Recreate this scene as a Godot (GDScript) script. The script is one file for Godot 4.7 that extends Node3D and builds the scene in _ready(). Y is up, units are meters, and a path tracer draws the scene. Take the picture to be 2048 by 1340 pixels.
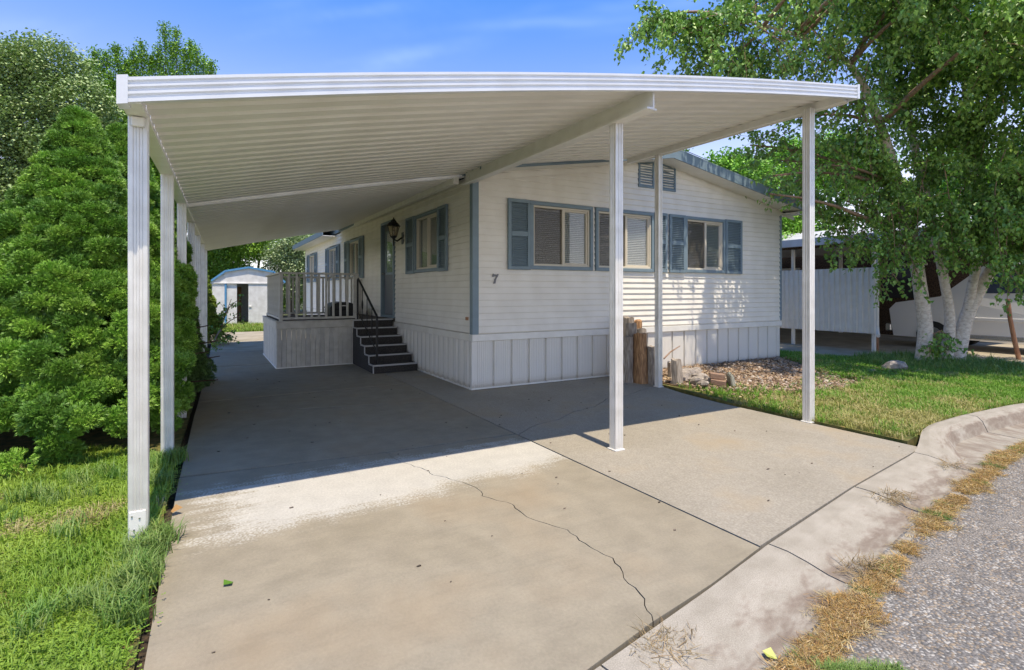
extends Node3D
# A mobile home with an attached carport, its driveway, lawns, trees and neighbour. y up, metres; the street is at +z.

class MB:
	var v := PackedVector3Array()
	var n := PackedVector3Array()
	var uv := PackedVector2Array()
	var uv2 := PackedVector2Array()
	var c := PackedColorArray()
	var idx := PackedInt32Array()
	var map_o := Vector2.ZERO
	var map_s := Vector2.ONE
	var mapped := false
	var tint := Color.WHITE
	var tinted := false
	func vert(p: Vector3, nn: Vector3, t := Vector2.ZERO) -> int:
		v.push_back(p); n.push_back(nn)
		if mapped:
			uv.push_back((Vector2(p.x, p.z) - map_o) / map_s)
			uv2.push_back(Vector2(p.x, p.z))
		else:
			uv.push_back(t)
		if tinted: c.push_back(tint)
		return v.size() - 1
	# corners run counter-clockwise seen from outside
	func quad(a: Vector3, b: Vector3, cc: Vector3, d: Vector3) -> void:
		var nn := (b - a).cross(cc - a)
		if nn.length_squared() < 1e-14: nn = (cc - a).cross(d - a)
		nn = nn.normalized()
		var i := vert(a, nn, Vector2(0, 0)); vert(b, nn, Vector2(1, 0)); vert(cc, nn, Vector2(1, 1)); vert(d, nn, Vector2(0, 1))
		idx.append_array([i, i + 2, i + 1, i, i + 3, i + 2])
	func tri(a: Vector3, b: Vector3, cc: Vector3) -> void:
		var nn := (b - a).cross(cc - a).normalized()
		var i := vert(a, nn, Vector2(0, 0)); vert(b, nn, Vector2(1, 0)); vert(cc, nn, Vector2(0.5, 1))
		idx.append_array([i, i + 2, i + 1])
	func box(p: Vector3, s: Vector3, bs := Basis.IDENTITY) -> MB:
		var h := s * 0.5
		var q := []
		for k in 8:
			q.append(p + bs * Vector3(h.x if k & 1 else -h.x, h.y if k & 2 else -h.y, h.z if k & 4 else -h.z))
		quad(q[4], q[5], q[7], q[6]); quad(q[1], q[0], q[2], q[3])
		quad(q[5], q[1], q[3], q[7]); quad(q[0], q[4], q[6], q[2])
		quad(q[6], q[7], q[3], q[2]); quad(q[0], q[1], q[5], q[4])
		return self
	func span(a: Vector3, b: Vector3) -> MB:
		return box((a + b) * 0.5, (b - a).abs())
	# a box whose edges are chamfered by e
	func bev(p: Vector3, s: Vector3, e := 0.006, bs := Basis.IDENTITY) -> MB:
		var h := s * 0.5
		e = min(e, min(h.x, min(h.y, h.z)) * 0.9)
		var hull := []
		for ax in 3:
			for sg in [-1.0, 1.0]:
				var u := (ax + 1) % 3
				var w := (ax + 2) % 3
				var cs := []
				for pr in [[-1.0, -1.0], [1.0, -1.0], [1.0, 1.0], [-1.0, 1.0]]:
					var q := Vector3.ZERO
					q[ax] = h[ax] * sg; q[u] = (h[u] - e) * pr[0]; q[w] = (h[w] - e) * pr[1]
					cs.append(p + bs * q)
				if sg > 0: quad(cs[0], cs[1], cs[2], cs[3])
				else: quad(cs[3], cs[2], cs[1], cs[0])
		for ax in 3:
			var u := (ax + 1) % 3
			var w := (ax + 2) % 3
			for su in [-1.0, 1.0]:
				for sw in [-1.0, 1.0]:
					var cs := []
					for pr in [[-1.0, 0], [1.0, 0], [1.0, 1], [-1.0, 1]]:
						var q := Vector3.ZERO
						q[ax] = (h[ax] - e) * pr[0]
						q[u] = (h[u] - (0.0 if pr[1] == 0 else e)) * su
						q[w] = (h[w] - (e if pr[1] == 0 else 0.0)) * sw
						cs.append(p + bs * q)
					if su * sw > 0: quad(cs[0], cs[1], cs[2], cs[3])
					else: quad(cs[3], cs[2], cs[1], cs[0])
		return self
	func bspan(a: Vector3, b: Vector3, e := 0.006) -> MB:
		return bev((a + b) * 0.5, (b - a).abs(), e)
	func tube(pts: Array, rad: Array, sides := 6, cap := true) -> MB:
		var first := v.size()
		var side := Vector3.ZERO
		for k in pts.size():
			var t: Vector3 = (pts[min(k + 1, pts.size() - 1)] - pts[max(k - 1, 0)]).normalized()
			if side == Vector3.ZERO:
				side = t.cross(Vector3(0.31, 0.2, 0.93)).normalized()
			side = (side - t * side.dot(t)).normalized()
			var up := t.cross(side)
			for s in sides + 1:
				var an := TAU * s / sides
				var d := side * cos(an) + up * sin(an)
				vert(pts[k] + d * rad[k], d, Vector2(float(s) / sides, k))
		for k in pts.size() - 1:
			for s in sides:
				var a := first + k * (sides + 1) + s
				var b := a + sides + 1
				idx.append_array([a, b, a + 1, a + 1, b, b + 1])
		if cap:
			for e in [0, pts.size() - 1]:
				var dirn: Vector3 = (pts[0] - pts[1]).normalized() if e == 0 else (pts[e] - pts[e - 1]).normalized()
				var mid := vert(pts[e], dirn, Vector2(0.5, 0.5))
				var ring := v.size()
				for s in sides + 1: vert(v[first + e * (sides + 1) + s], dirn, Vector2(0.5, 0.5))
				for s in sides:
					if e == 0: idx.append_array([mid, ring + s, ring + s + 1])
					else: idx.append_array([mid, ring + s + 1, ring + s])
		return self
	# a flat polygon (x, z) with a top at y1 and sides down to y0
	func prism(poly: PackedVector2Array, y0: float, y1: float, bevel := 0.0) -> MB:
		var area := 0.0
		for k in poly.size(): area += poly[k].cross(poly[(k + 1) % poly.size()])
		if area < 0.0: poly.reverse()
		var top := poly
		if bevel > 0.0:
			var off := Geometry2D.offset_polygon(poly, -bevel)
			if off.size() == 1 and off[0].size() == poly.size(): top = off[0]
		var tr := Geometry2D.triangulate_polygon(top)
		var i := v.size()
		for p in top: vert(Vector3(p.x, y1, p.y), Vector3.UP)
		for k in range(0, tr.size(), 3):
			var a: Vector2 = top[tr[k]]
			var b: Vector2 = top[tr[k + 1]]
			var d: Vector2 = top[tr[k + 2]]
			if (b - a).cross(d - a) > 0: idx.append_array([i + tr[k], i + tr[k + 1], i + tr[k + 2]])
			else: idx.append_array([i + tr[k], i + tr[k + 2], i + tr[k + 1]])
		var m := poly.size()
		for k in m:
			var a := poly[k]
			var b := poly[(k + 1) % m]
			quad(Vector3(b.x, y0, b.y), Vector3(a.x, y0, a.y), Vector3(a.x, y1, a.y), Vector3(b.x, y1, b.y))
		return self
	# a profile of points p[k] (given per station) joined station to station
	func loft(rows: Array, flip := false) -> MB:
		for r in rows.size() - 1:
			for k in rows[r].size() - 1:
				if flip: quad(rows[r][k + 1], rows[r][k], rows[r + 1][k], rows[r + 1][k + 1])
				else: quad(rows[r][k], rows[r][k + 1], rows[r + 1][k + 1], rows[r + 1][k])
		return self
	func lumpy(p: Vector3, s: Vector3, sd: int, rough := 0.18) -> MB:
		var rg := RandomNumberGenerator.new(); rg.seed = sd
		var ns := FastNoiseLite.new(); ns.seed = sd; ns.frequency = 0.9
		var rings := 6
		var seg := 9
		var first := v.size()
		var turn := Basis.from_euler(Vector3(rg.randf_range(-0.3, 0.3), rg.randf() * TAU, rg.randf_range(-0.3, 0.3)))
		var ps := []
		for i in rings + 1:
			for j in seg:
				var th := PI * i / rings
				var ph := TAU * j / seg
				var d := Vector3(sin(th) * cos(ph), cos(th), sin(th) * sin(ph))
				var r := 1.0 + rough * 2.2 * ns.get_noise_3d(d.x * 1.4, d.y * 1.4, d.z * 1.4)
				ps.append(p + turn * (d * r * s))
		for i in rings:
			for j in seg:
				var a: Vector3 = ps[i * seg + j]
				var b: Vector3 = ps[i * seg + (j + 1) % seg]
				var d: Vector3 = ps[(i + 1) * seg + (j + 1) % seg]
				var e: Vector3 = ps[(i + 1) * seg + j]
				if i == 0: tri(a, d, e)
				elif i == rings - 1: tri(a, b, e)
				else: quad(a, b, d, e)
		return self
	func mesh() -> ArrayMesh:
		var ar := []
		ar.resize(Mesh.ARRAY_MAX)
		ar[Mesh.ARRAY_VERTEX] = v; ar[Mesh.ARRAY_NORMAL] = n; ar[Mesh.ARRAY_TEX_UV] = uv; ar[Mesh.ARRAY_INDEX] = idx
		if mapped: ar[Mesh.ARRAY_TEX_UV2] = uv2
		if tinted: ar[Mesh.ARRAY_COLOR] = c
		var m := ArrayMesh.new()
		m.add_surface_from_arrays(Mesh.PRIMITIVE_TRIANGLES, ar)
		return m

var rng := RandomNumberGenerator.new()
var M := {}
var used := {}

func V(x: float, y: float, z: float) -> Vector3: return Vector3(x, y, z)
func mb() -> MB: return MB.new()

func numbered(called: String) -> String:
	if not used.has(called):
		used[called] = 0
		return called
	used[called] += 1
	return "%s_%03d" % [called, used[called]]

func thing(called: String, label: String, category: String, at := Vector3.ZERO, group := "") -> Node3D:
	var o := Node3D.new()
	o.name = numbered(called)
	add_child(o)
	o.position = at
	o.set_meta("label", label); o.set_meta("category", category)
	if group: o.set_meta("group", group)
	return o

# a mesh in world axes becomes a part of a thing
func part(parent: Node3D, called: String, mesh: Mesh, m: Material, label := "") -> MeshInstance3D:
	var o := MeshInstance3D.new()
	o.name = called
	o.mesh = mesh; o.material_override = m
	parent.add_child(o, true)
	var base := Vector3.ZERO
	var p: Node = parent
	while p != self and p is Node3D:
		base += (p as Node3D).position
		p = p.get_parent()
	o.position = -base
	if label: o.set_meta("label", label)
	return o

# a shared mesh placed by its own transform (world axes) under a thing
func piece(parent: Node3D, called: String, mesh: Mesh, m: Material, tr: Transform3D) -> MeshInstance3D:
	var o := part(parent, called, mesh, m)
	o.transform = Transform3D(tr.basis, tr.origin + o.position)
	return o

func single(called: String, mesh: Mesh, m: Material, label: String, category: String, group := "") -> MeshInstance3D:
	var o := MeshInstance3D.new()
	o.name = numbered(called)
	o.mesh = mesh; o.material_override = m
	add_child(o)
	o.set_meta("label", label); o.set_meta("category", category)
	if group: o.set_meta("group", group)
	return o

func struct(called: String, mesh: Mesh, m: Material, label := "", category := "") -> MeshInstance3D:
	var o := MeshInstance3D.new()
	o.name = numbered(called)
	o.mesh = mesh; o.material_override = m
	add_child(o)
	o.set_meta("kind", "structure")
	if label: o.set_meta("label", label)
	if category: o.set_meta("category", category)
	return o

func many(parent: Node3D, called: String, mesh: Mesh, m: Material, trs: Array, cols: Array) -> MultiMeshInstance3D:
	var mm := MultiMesh.new()
	mm.transform_format = MultiMesh.TRANSFORM_3D
	mm.use_colors = true
	mm.mesh = mesh
	mm.instance_count = trs.size()
	var buf := PackedFloat32Array()
	buf.resize(trs.size() * 16)
	var base := Vector3.ZERO
	if parent != self: base = parent.position
	for i in trs.size():
		var t: Transform3D = trs[i]
		var c: Color = cols[i]
		var k := i * 16
		buf[k] = t.basis.x.x; buf[k + 1] = t.basis.y.x; buf[k + 2] = t.basis.z.x; buf[k + 3] = t.origin.x - base.x
		buf[k + 4] = t.basis.x.y; buf[k + 5] = t.basis.y.y; buf[k + 6] = t.basis.z.y; buf[k + 7] = t.origin.y - base.y
		buf[k + 8] = t.basis.x.z; buf[k + 9] = t.basis.y.z; buf[k + 10] = t.basis.z.z; buf[k + 11] = t.origin.z - base.z
		buf[k + 12] = c.r; buf[k + 13] = c.g; buf[k + 14] = c.b; buf[k + 15] = 1.0
	mm.buffer = buf
	var o := MultiMeshInstance3D.new()
	o.multimesh = mm
	o.material_override = m
	if parent == self:
		o.name = numbered(called)
		add_child(o)
	else:
		o.name = called
		parent.add_child(o, true)
	o.set_meta("kind", "stuff")
	return o

# ---------------------------------------------------------------- materials
func lin(r: float, g: float, b: float) -> Color: return Color(r, g, b).linear_to_srgb()

func mat(called: String, col: Color, rough := 0.7, metal := 0.0) -> StandardMaterial3D:
	var m := StandardMaterial3D.new()
	m.resource_name = called
	m.albedo_color = col; m.roughness = rough; m.metallic = metal
	M[called] = m
	return m

func noise_bytes(w: int, h: int, sd: int, freq: float, oct := 4, kind := FastNoiseLite.TYPE_SIMPLEX_SMOOTH, ret := FastNoiseLite.RETURN_DISTANCE, seamless := true) -> PackedByteArray:
	var ns := FastNoiseLite.new()
	ns.seed = sd; ns.frequency = freq; ns.noise_type = kind
	ns.fractal_type = FastNoiseLite.FRACTAL_FBM if oct > 1 else FastNoiseLite.FRACTAL_NONE
	ns.fractal_octaves = oct
	ns.cellular_return_type = ret
	var im := ns.get_seamless_image(w, h) if seamless else ns.get_image(w, h)
	im.convert(Image.FORMAT_L8)
	return im.get_data()

func picture(w: int, h: int, d: PackedByteArray, fmt := Image.FORMAT_RGB8) -> ImageTexture:
	var im := Image.create_from_data(w, h, false, fmt, d)
	im.generate_mipmaps()
	return ImageTexture.create_from_image(im)

# two tones mixed by noise, with fine grain: sRGB values 0..255
func mottled(w: int, sd: int, a: Vector3, b: Vector3, grain: float, f1 := 0.012, f2 := 0.25) -> ImageTexture:
	var n1 := noise_bytes(w, w, sd, f1, 5)
	var n2 := noise_bytes(w, w, sd + 7, f2, 2)
	var d := PackedByteArray()
	d.resize(w * w * 3)
	for i in w * w:
		var t := n1[i] / 255.0
		t = clampf((t - 0.5) * 1.6 + 0.5, 0, 1)
		var g := 1.0 + grain * (n2[i] / 127.5 - 1.0)
		d[i * 3] = int(clampf(lerpf(a.x, b.x, t) * g, 0, 255)); d[i * 3 + 1] = int(clampf(lerpf(a.y, b.y, t) * g, 0, 255)); d[i * 3 + 2] = int(clampf(lerpf(a.z, b.z, t) * g, 0, 255))
	return picture(w, w, d)

func triplanar(m: StandardMaterial3D, tex: Texture2D, tile: float, tint := Color.WHITE, world := true) -> StandardMaterial3D:
	m.albedo_texture = tex; m.albedo_color = tint
	m.uv1_triplanar = true; m.uv1_world_triplanar = world
	m.uv1_scale = Vector3.ONE / tile
	return m

func relief(m: StandardMaterial3D, tex: Texture2D, cm: float) -> void:
	m.heightmap_enabled = true
	m.heightmap_texture = tex
	m.heightmap_scale = cm

func leaf_mat(called: String, back: Color, rough := 0.55) -> StandardMaterial3D:
	var m := mat(called, Color.WHITE, rough)
	m.vertex_color_use_as_albedo = true
	m.backlight_enabled = true
	m.backlight = back
	m.cull_mode = BaseMaterial3D.CULL_DISABLED
	return m

func make_materials() -> void:
	var m: StandardMaterial3D
	# white metal and vinyl: faint mottling of chalked paint
	var chalk := mottled(256, 3, Vector3(246, 245, 241), Vector3(255, 255, 253), 0.012, 0.01, 0.4)
	triplanar(mat("vinyl", Color.WHITE, 0.55), chalk, 1.3, lin(0.88, 0.845, 0.775))
	triplanar(mat("white_metal", Color.WHITE, 0.38, 0.0), chalk, 0.9, lin(0.86, 0.845, 0.80))
	triplanar(mat("soffit_metal", Color.WHITE, 0.45, 0.0), chalk, 1.7, lin(0.88, 0.86, 0.81))
	m = mat("fascia_metal", lin(0.82, 0.84, 0.86), 0.32, 0.15)
	triplanar(m, chalk, 1.1, lin(0.82, 0.84, 0.86))
	var scuff := mottled(512, 12, Vector3(236, 235, 231), Vector3(255, 255, 253), 0.02, 0.006, 0.2)
	m = mat("skirt_metal", lin(0.83, 0.81, 0.76), 0.45)
	m.albedo_texture = skirt_tex()
	triplanar(mat("shed_metal", Color.WHITE, 0.45, 0.0), scuff, 1.2, lin(0.80, 0.79, 0.77))
	triplanar(mat("post_metal", Color.WHITE, 0.3, 0.25), scuff, 0.8, lin(0.80, 0.79, 0.76))
	triplanar(mat("blue_trim", Color.WHITE, 0.5), chalk, 0.7, lin(0.20, 0.275, 0.33))
	triplanar(mat("deep_blue", Color.WHITE, 0.45), chalk, 0.7, lin(0.10, 0.29, 0.52))
	mat("cream_frame", lin(0.66, 0.60, 0.48), 0.5)
	mat("door_blue", lin(0.15, 0.165, 0.185), 0.5)
	mat("room_paint", lin(0.50, 0.44, 0.36), 0.9)
	mat("window_tint", lin(0.05, 0.05, 0.055), 0.1)
	mat("blind", lin(0.74, 0.70, 0.60), 0.5)
	mat("iron", lin(0.012, 0.012, 0.014), 0.4, 0.3)
	mat("black_plastic", lin(0.015, 0.015, 0.017), 0.45)
	mat("rubber", lin(0.02, 0.02, 0.02), 0.85)
	mat("chrome", lin(0.55, 0.55, 0.55), 0.25, 0.9)
	mat("nosing", lin(0.50, 0.50, 0.50), 0.4, 0.3)
	mat("red_lens", lin(0.35, 0.02, 0.015), 0.2)
	mat("car_white", lin(0.72, 0.71, 0.69), 0.25)
	m = mat("glass", Color(0.62, 0.68, 0.68, 0.16), 0.03)
	m.transparency = BaseMaterial3D.TRANSPARENCY_ALPHA
	m.metallic_specular = 1.0
	m = mat("lamp_glass", Color(0.75, 0.66, 0.5, 0.45), 0.1)
	m.transparency = BaseMaterial3D.TRANSPARENCY_ALPHA
	m = mat("screen_mesh", Color(lin(0.12, 0.10, 0.075), 0.30), 0.8)
	m.transparency = BaseMaterial3D.TRANSPARENCY_ALPHA
	triplanar(mat("carpet", Color.WHITE, 0.95), mottled(256, 21, Vector3(50, 48, 46), Vector3(76, 73, 70), 0.25, 0.05, 0.6), 0.4)
	triplanar(mat("porch_floor", Color.WHITE, 0.9), mottled(256, 22, Vector3(70, 64, 56), Vector3(98, 90, 80), 0.2, 0.03, 0.5), 0.6)
	triplanar(mat("porch_paint", Color.WHITE, 0.6), scuff, 0.7, lin(0.64, 0.61, 0.55))
	triplanar(mat("porch_paint_pale", Color.WHITE, 0.6), scuff, 0.7, lin(0.68, 0.65, 0.59))
	triplanar(mat("porch_paint_grey", Color.WHITE, 0.6), scuff, 0.7, lin(0.57, 0.55, 0.51))
	triplanar(mat("rail_paint", Color.WHITE, 0.55), scuff, 0.5, lin(0.58, 0.56, 0.51))
	triplanar(mat("shingle", Color.WHITE, 0.9), mottled(256, 23, Vector3(70, 72, 76), Vector3(118, 118, 120), 0.25, 0.05, 0.5), 0.9)
	triplanar(mat("pale_roof", Color.WHITE, 0.6), scuff, 2.0, lin(0.62, 0.63, 0.66))
	triplanar(mat("soil", Color.WHITE, 0.95), mottled(512, 31, Vector3(78, 62, 42), Vector3(118, 98, 66), 0.3, 0.02, 0.35), 1.1)
	triplanar(mat("ground_green", Color.WHITE, 0.95), mottled(512, 33, Vector3(58, 72, 30), Vector3(104, 104, 56), 0.3, 0.012, 0.3), 2.3)
	triplanar(mat("lawn_soil", Color.WHITE, 0.95), mottled(512, 34, Vector3(74, 84, 34), Vector3(132, 116, 66), 0.35, 0.02, 0.3), 1.3)
	triplanar(mat("dirt_joint", Color.WHITE, 0.95), mottled(256, 35, Vector3(38, 32, 25), Vector3(78, 64, 46), 0.3, 0.05, 0.4), 0.4)
	triplanar(mat("bark_birch", Color.WHITE, 0.8), birch_bark(), 0.55)
	triplanar(mat("bark_dark", Color.WHITE, 0.9), mottled(256, 41, Vector3(58, 44, 34), Vector3(104, 84, 66), 0.25, 0.04, 0.3), 0.5)
	triplanar(mat("twig", Color.WHITE, 0.85), mottled(128, 42, Vector3(120, 92, 72), Vector3(176, 150, 124), 0.15, 0.05, 0.4), 0.3)
	var wood := wood_grain(Vector3(112, 100, 88), Vector3(188, 178, 164))
	triplanar(mat("old_wood", Color.WHITE, 0.9), wood, 0.5)
	triplanar(mat("split_wood", Color.WHITE, 0.85), wood_grain(Vector3(110, 80, 54), Vector3(206, 162, 116)), 0.45)
	triplanar(mat("post_wood", Color.WHITE, 0.85), wood_grain(Vector3(150, 100, 70), Vector3(190, 145, 108)), 0.5)
	triplanar(mat("stone", Color.WHITE, 0.85), mottled(256, 51, Vector3(120, 112, 104), Vector3(186, 176, 164), 0.2, 0.03, 0.3), 0.6)
	triplanar(mat("block_grey", Color.WHITE, 0.9), mottled(256, 52, Vector3(118, 118, 108), Vector3(160, 160, 146), 0.25, 0.05, 0.5), 0.4)
	triplanar(mat("brick_red", Color.WHITE, 0.9), mottled(256, 53, Vector3(132, 106, 88), Vector3(170, 140, 118), 0.2, 0.05, 0.4), 0.3)
	m = mat("chips", Color.WHITE, 0.9)
	m.vertex_color_use_as_albedo = true
	# concretes
	var grain := grain_tex(1024, 61, 0.22)
	var rough := height_tex(512, 62, 0.35)
	m = mat("slab", Color.WHITE, 0.9)
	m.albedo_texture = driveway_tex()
	m.detail_enabled = true; m.detail_albedo = grain; m.detail_blend_mode = BaseMaterial3D.BLEND_MODE_MUL; m.detail_uv_layer = BaseMaterial3D.DETAIL_UV_2
	m.uv2_scale = Vector3.ONE / 0.8
	triplanar(mat("concrete_far", Color.WHITE, 0.9), mottled(512, 63, Vector3(154, 144, 122), Vector3(173, 163, 142), 0.08, 0.006, 0.4), 2.2)
	m = mat("gutter", Color.WHITE, 0.9)
	m.albedo_texture = gutter_tex()
	m = triplanar(mat("kerb", Color.WHITE, 0.9), mottled(512, 66, Vector3(176, 168, 156), Vector3(214, 208, 198), 0.12, 0.02, 0.4), 1.0)
	var asp := asphalt()
	m = triplanar(mat("asphalt", Color.WHITE, 0.85), asp[0], 0.95)
	relief(m, asp[1], 0.5)
	# foliage
	leaf_mat("leaf", Color(0.42, 0.54, 0.12), 0.46)
	leaf_mat("far_leaf", Color(0.32, 0.42, 0.10), 0.5)
	leaf_mat("needle", Color(0.12, 0.18, 0.04), 0.5)
	leaf_mat("blade", Color(0.45, 0.6, 0.15), 0.5)

func grain_tex(w: int, sd: int, amount: float) -> ImageTexture:
	var a := noise_bytes(w, w, sd, 0.45, 2)
	var b := noise_bytes(w, w, sd + 1, 0.12, 3)
	var d := PackedByteArray(); d.resize(w * w * 3)
	for i in w * w:
		var t := 0.95 + amount * ((a[i] - 127) / 127.0) + 0.02 * ((b[i] - 127) / 127.0)
		var q := int(clampf(t * 255.0, 0, 255))
		d[i * 3] = q; d[i * 3 + 1] = q; d[i * 3 + 2] = q
	return picture(w, w, d)

func height_tex(w: int, sd: int, f: float) -> ImageTexture:
	return picture(w, w, noise_bytes(w, w, sd, f, 3), Image.FORMAT_L8)

func wood_grain(a: Vector3, b: Vector3) -> ImageTexture:
	var w := 256
	var ns := FastNoiseLite.new(); ns.seed = 77; ns.frequency = 1.0; ns.fractal_octaves = 3
	var d := PackedByteArray(); d.resize(w * w * 3)
	for y in w:
		for x in w:
			var t := clampf(ns.get_noise_2d(x * 0.16, y * 0.008) * 1.1 + 0.5, 0, 1)
			var i := (y * w + x) * 3
			d[i] = int(lerpf(a.x, b.x, t)); d[i + 1] = int(lerpf(a.y, b.y, t)); d[i + 2] = int(lerpf(a.z, b.z, t))
	return picture(w, w, d)

func birch_bark() -> ImageTexture:
	var w := 256
	var ns := FastNoiseLite.new(); ns.seed = 78; ns.frequency = 1.0; ns.fractal_octaves = 3
	var n2 := FastNoiseLite.new(); n2.seed = 79; n2.frequency = 1.0; n2.fractal_octaves = 2
	var d := PackedByteArray(); d.resize(w * w * 3)
	for y in w:
		for x in w:
			var t := ns.get_noise_2d(x * 0.02, y * 0.16)
			var s := n2.get_noise_2d(x * 0.03, y * 0.03)
			var c := Vector3(226, 215, 199).lerp(Vector3(198, 180, 158), clampf(s + 0.35, 0, 1))
			if t > 0.42: c = c.lerp(Vector3(70, 58, 50), clampf((t - 0.42) * 6.0, 0, 1))
			var i := (y * w + x) * 3
			d[i] = int(c.x); d[i + 1] = int(c.y); d[i + 2] = int(c.z)
	return picture(w, w, d)

func asphalt() -> Array:
	var w := 768
	var cells := noise_bytes(w, w, 5, 0.12, 1, FastNoiseLite.TYPE_CELLULAR, FastNoiseLite.RETURN_CELL_VALUE)
	var edge := noise_bytes(w, w, 5, 0.12, 1, FastNoiseLite.TYPE_CELLULAR, FastNoiseLite.RETURN_DISTANCE)
	var big := noise_bytes(w, w, 9, 0.01, 4)
	var fine := noise_bytes(w, w, 10, 0.4, 2)
	var tones := [Vector3(116, 112, 106), Vector3(146, 141, 133), Vector3(131, 125, 117), Vector3(162, 145, 121), Vector3(106, 104, 101), Vector3(142, 127, 108), Vector3(182, 177, 166), Vector3(126, 123, 118)]
	var d := PackedByteArray(); d.resize(w * w * 3)
	var hh := PackedByteArray(); hh.resize(w * w)
	var lo := 255.0
	var hi := 0.0
	for i in range(0, w * w, 37):
		lo = min(lo, edge[i]); hi = max(hi, edge[i])
	for i in w * w:
		var k := int(cells[i] * 31.0 / 8.0) % 8
		var c: Vector3 = tones[k]
		var e: float = clampf((edge[i] - lo) / (hi - lo), 0, 1)
		var gap := smoothstep(0.42, 0.72, e)
		c = c.lerp(Vector3(98, 95, 90), gap * 0.9)
		c *= 0.86 + 0.24 * (big[i] / 255.0) + 0.14 * (fine[i] / 255.0 - 0.5)
		d[i * 3] = int(clampf(c.x, 0, 255)); d[i * 3 + 1] = int(clampf(c.y, 0, 255)); d[i * 3 + 2] = int(clampf(c.z, 0, 255))
		hh[i] = int(255.0 * (1.0 - e))
	return [picture(w, w, d), picture(w, w, hh, Image.FORMAT_L8)]

# the driveway seen from above: x from -0.6 to 6.4, z from -12.4 to -1.2; the left lane is tan, the right lane grey with coarse stones, a whitish streaked band lies across the left lane
func driveway_tex() -> ImageTexture:
	var w := 1000
	var h := 1500
	var n1 := noise_bytes(w, h, 101, 0.006, 5, FastNoiseLite.TYPE_SIMPLEX_SMOOTH, 0, false)
	var n2 := noise_bytes(w, h, 102, 0.03, 4, FastNoiseLite.TYPE_SIMPLEX_SMOOTH, 0, false)
	var n3 := noise_bytes(w, h, 103, 0.4, 2, FastNoiseLite.TYPE_SIMPLEX_SMOOTH, 0, false)
	var n4 := noise_bytes(w, h, 104, 0.2, 1, FastNoiseLite.TYPE_CELLULAR, FastNoiseLite.RETURN_CELL_VALUE, false)
	var streak := FastNoiseLite.new(); streak.seed = 105; streak.frequency = 1.0; streak.fractal_octaves = 4
	var d := PackedByteArray(); d.resize(w * h * 3)
	for y in h:
		var z := -12.4 + 11.2 * (y + 0.5) / h
		for x in w:
			var X := -0.6 + 7.0 * (x + 0.5) / w
			var i := y * w + x
			var a := n1[i] / 255.0
			var b := n2[i] / 255.0
			var c: Vector3
			var right := X > 2.63
			if right:
				c = Vector3(162, 154, 137).lerp(Vector3(180, 172, 156), a)
				c *= 0.98 + 0.05 * (n4[i] / 255.0 - 0.5)
				if n3[i] > 168: c = c.lerp(Vector3(214, 206, 188), 0.25)
				elif n3[i] < 96: c = c.lerp(Vector3(136, 126, 108), 0.3)
				c = c.lerp(Vector3(172, 154, 124), 0.6 * clampf((a - 0.62) * 3.2, 0, 1))
			else:
				c = Vector3(154, 144, 122).lerp(Vector3(173, 163, 142), a)
				c *= 0.985 + 0.05 * (n3[i] / 255.0 - 0.5) * 2.0 + 0.10 * (b - 0.5)
				c = c.lerp(Vector3(154, 133, 102), 0.5 * clampf((a - 0.52) * 2.0, 0, 1))
				var q := streak.get_noise_2d(X * 2.0 + 30.0, z * 14.0)
				c *= 1.0 - 0.045 * clampf(q, 0, 1)
				# whitish band, streaked across the lane, thin and speckled at its edges
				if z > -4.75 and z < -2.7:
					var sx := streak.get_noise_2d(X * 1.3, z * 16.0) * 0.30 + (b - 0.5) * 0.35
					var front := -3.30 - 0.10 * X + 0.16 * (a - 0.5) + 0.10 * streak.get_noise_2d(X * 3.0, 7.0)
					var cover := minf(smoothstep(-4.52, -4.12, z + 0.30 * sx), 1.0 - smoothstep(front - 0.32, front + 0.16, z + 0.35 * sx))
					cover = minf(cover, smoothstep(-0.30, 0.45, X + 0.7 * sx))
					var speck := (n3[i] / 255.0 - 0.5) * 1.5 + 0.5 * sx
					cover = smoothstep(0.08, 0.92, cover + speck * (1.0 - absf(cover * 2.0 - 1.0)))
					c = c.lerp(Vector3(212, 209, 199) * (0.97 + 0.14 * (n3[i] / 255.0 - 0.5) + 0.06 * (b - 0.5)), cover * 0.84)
			var k := i * 3
			d[k] = int(clampf(c.x, 0, 255)); d[k + 1] = int(clampf(c.y, 0, 255)); d[k + 2] = int(clampf(c.z, 0, 255))
	return picture(w, h, d)

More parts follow.
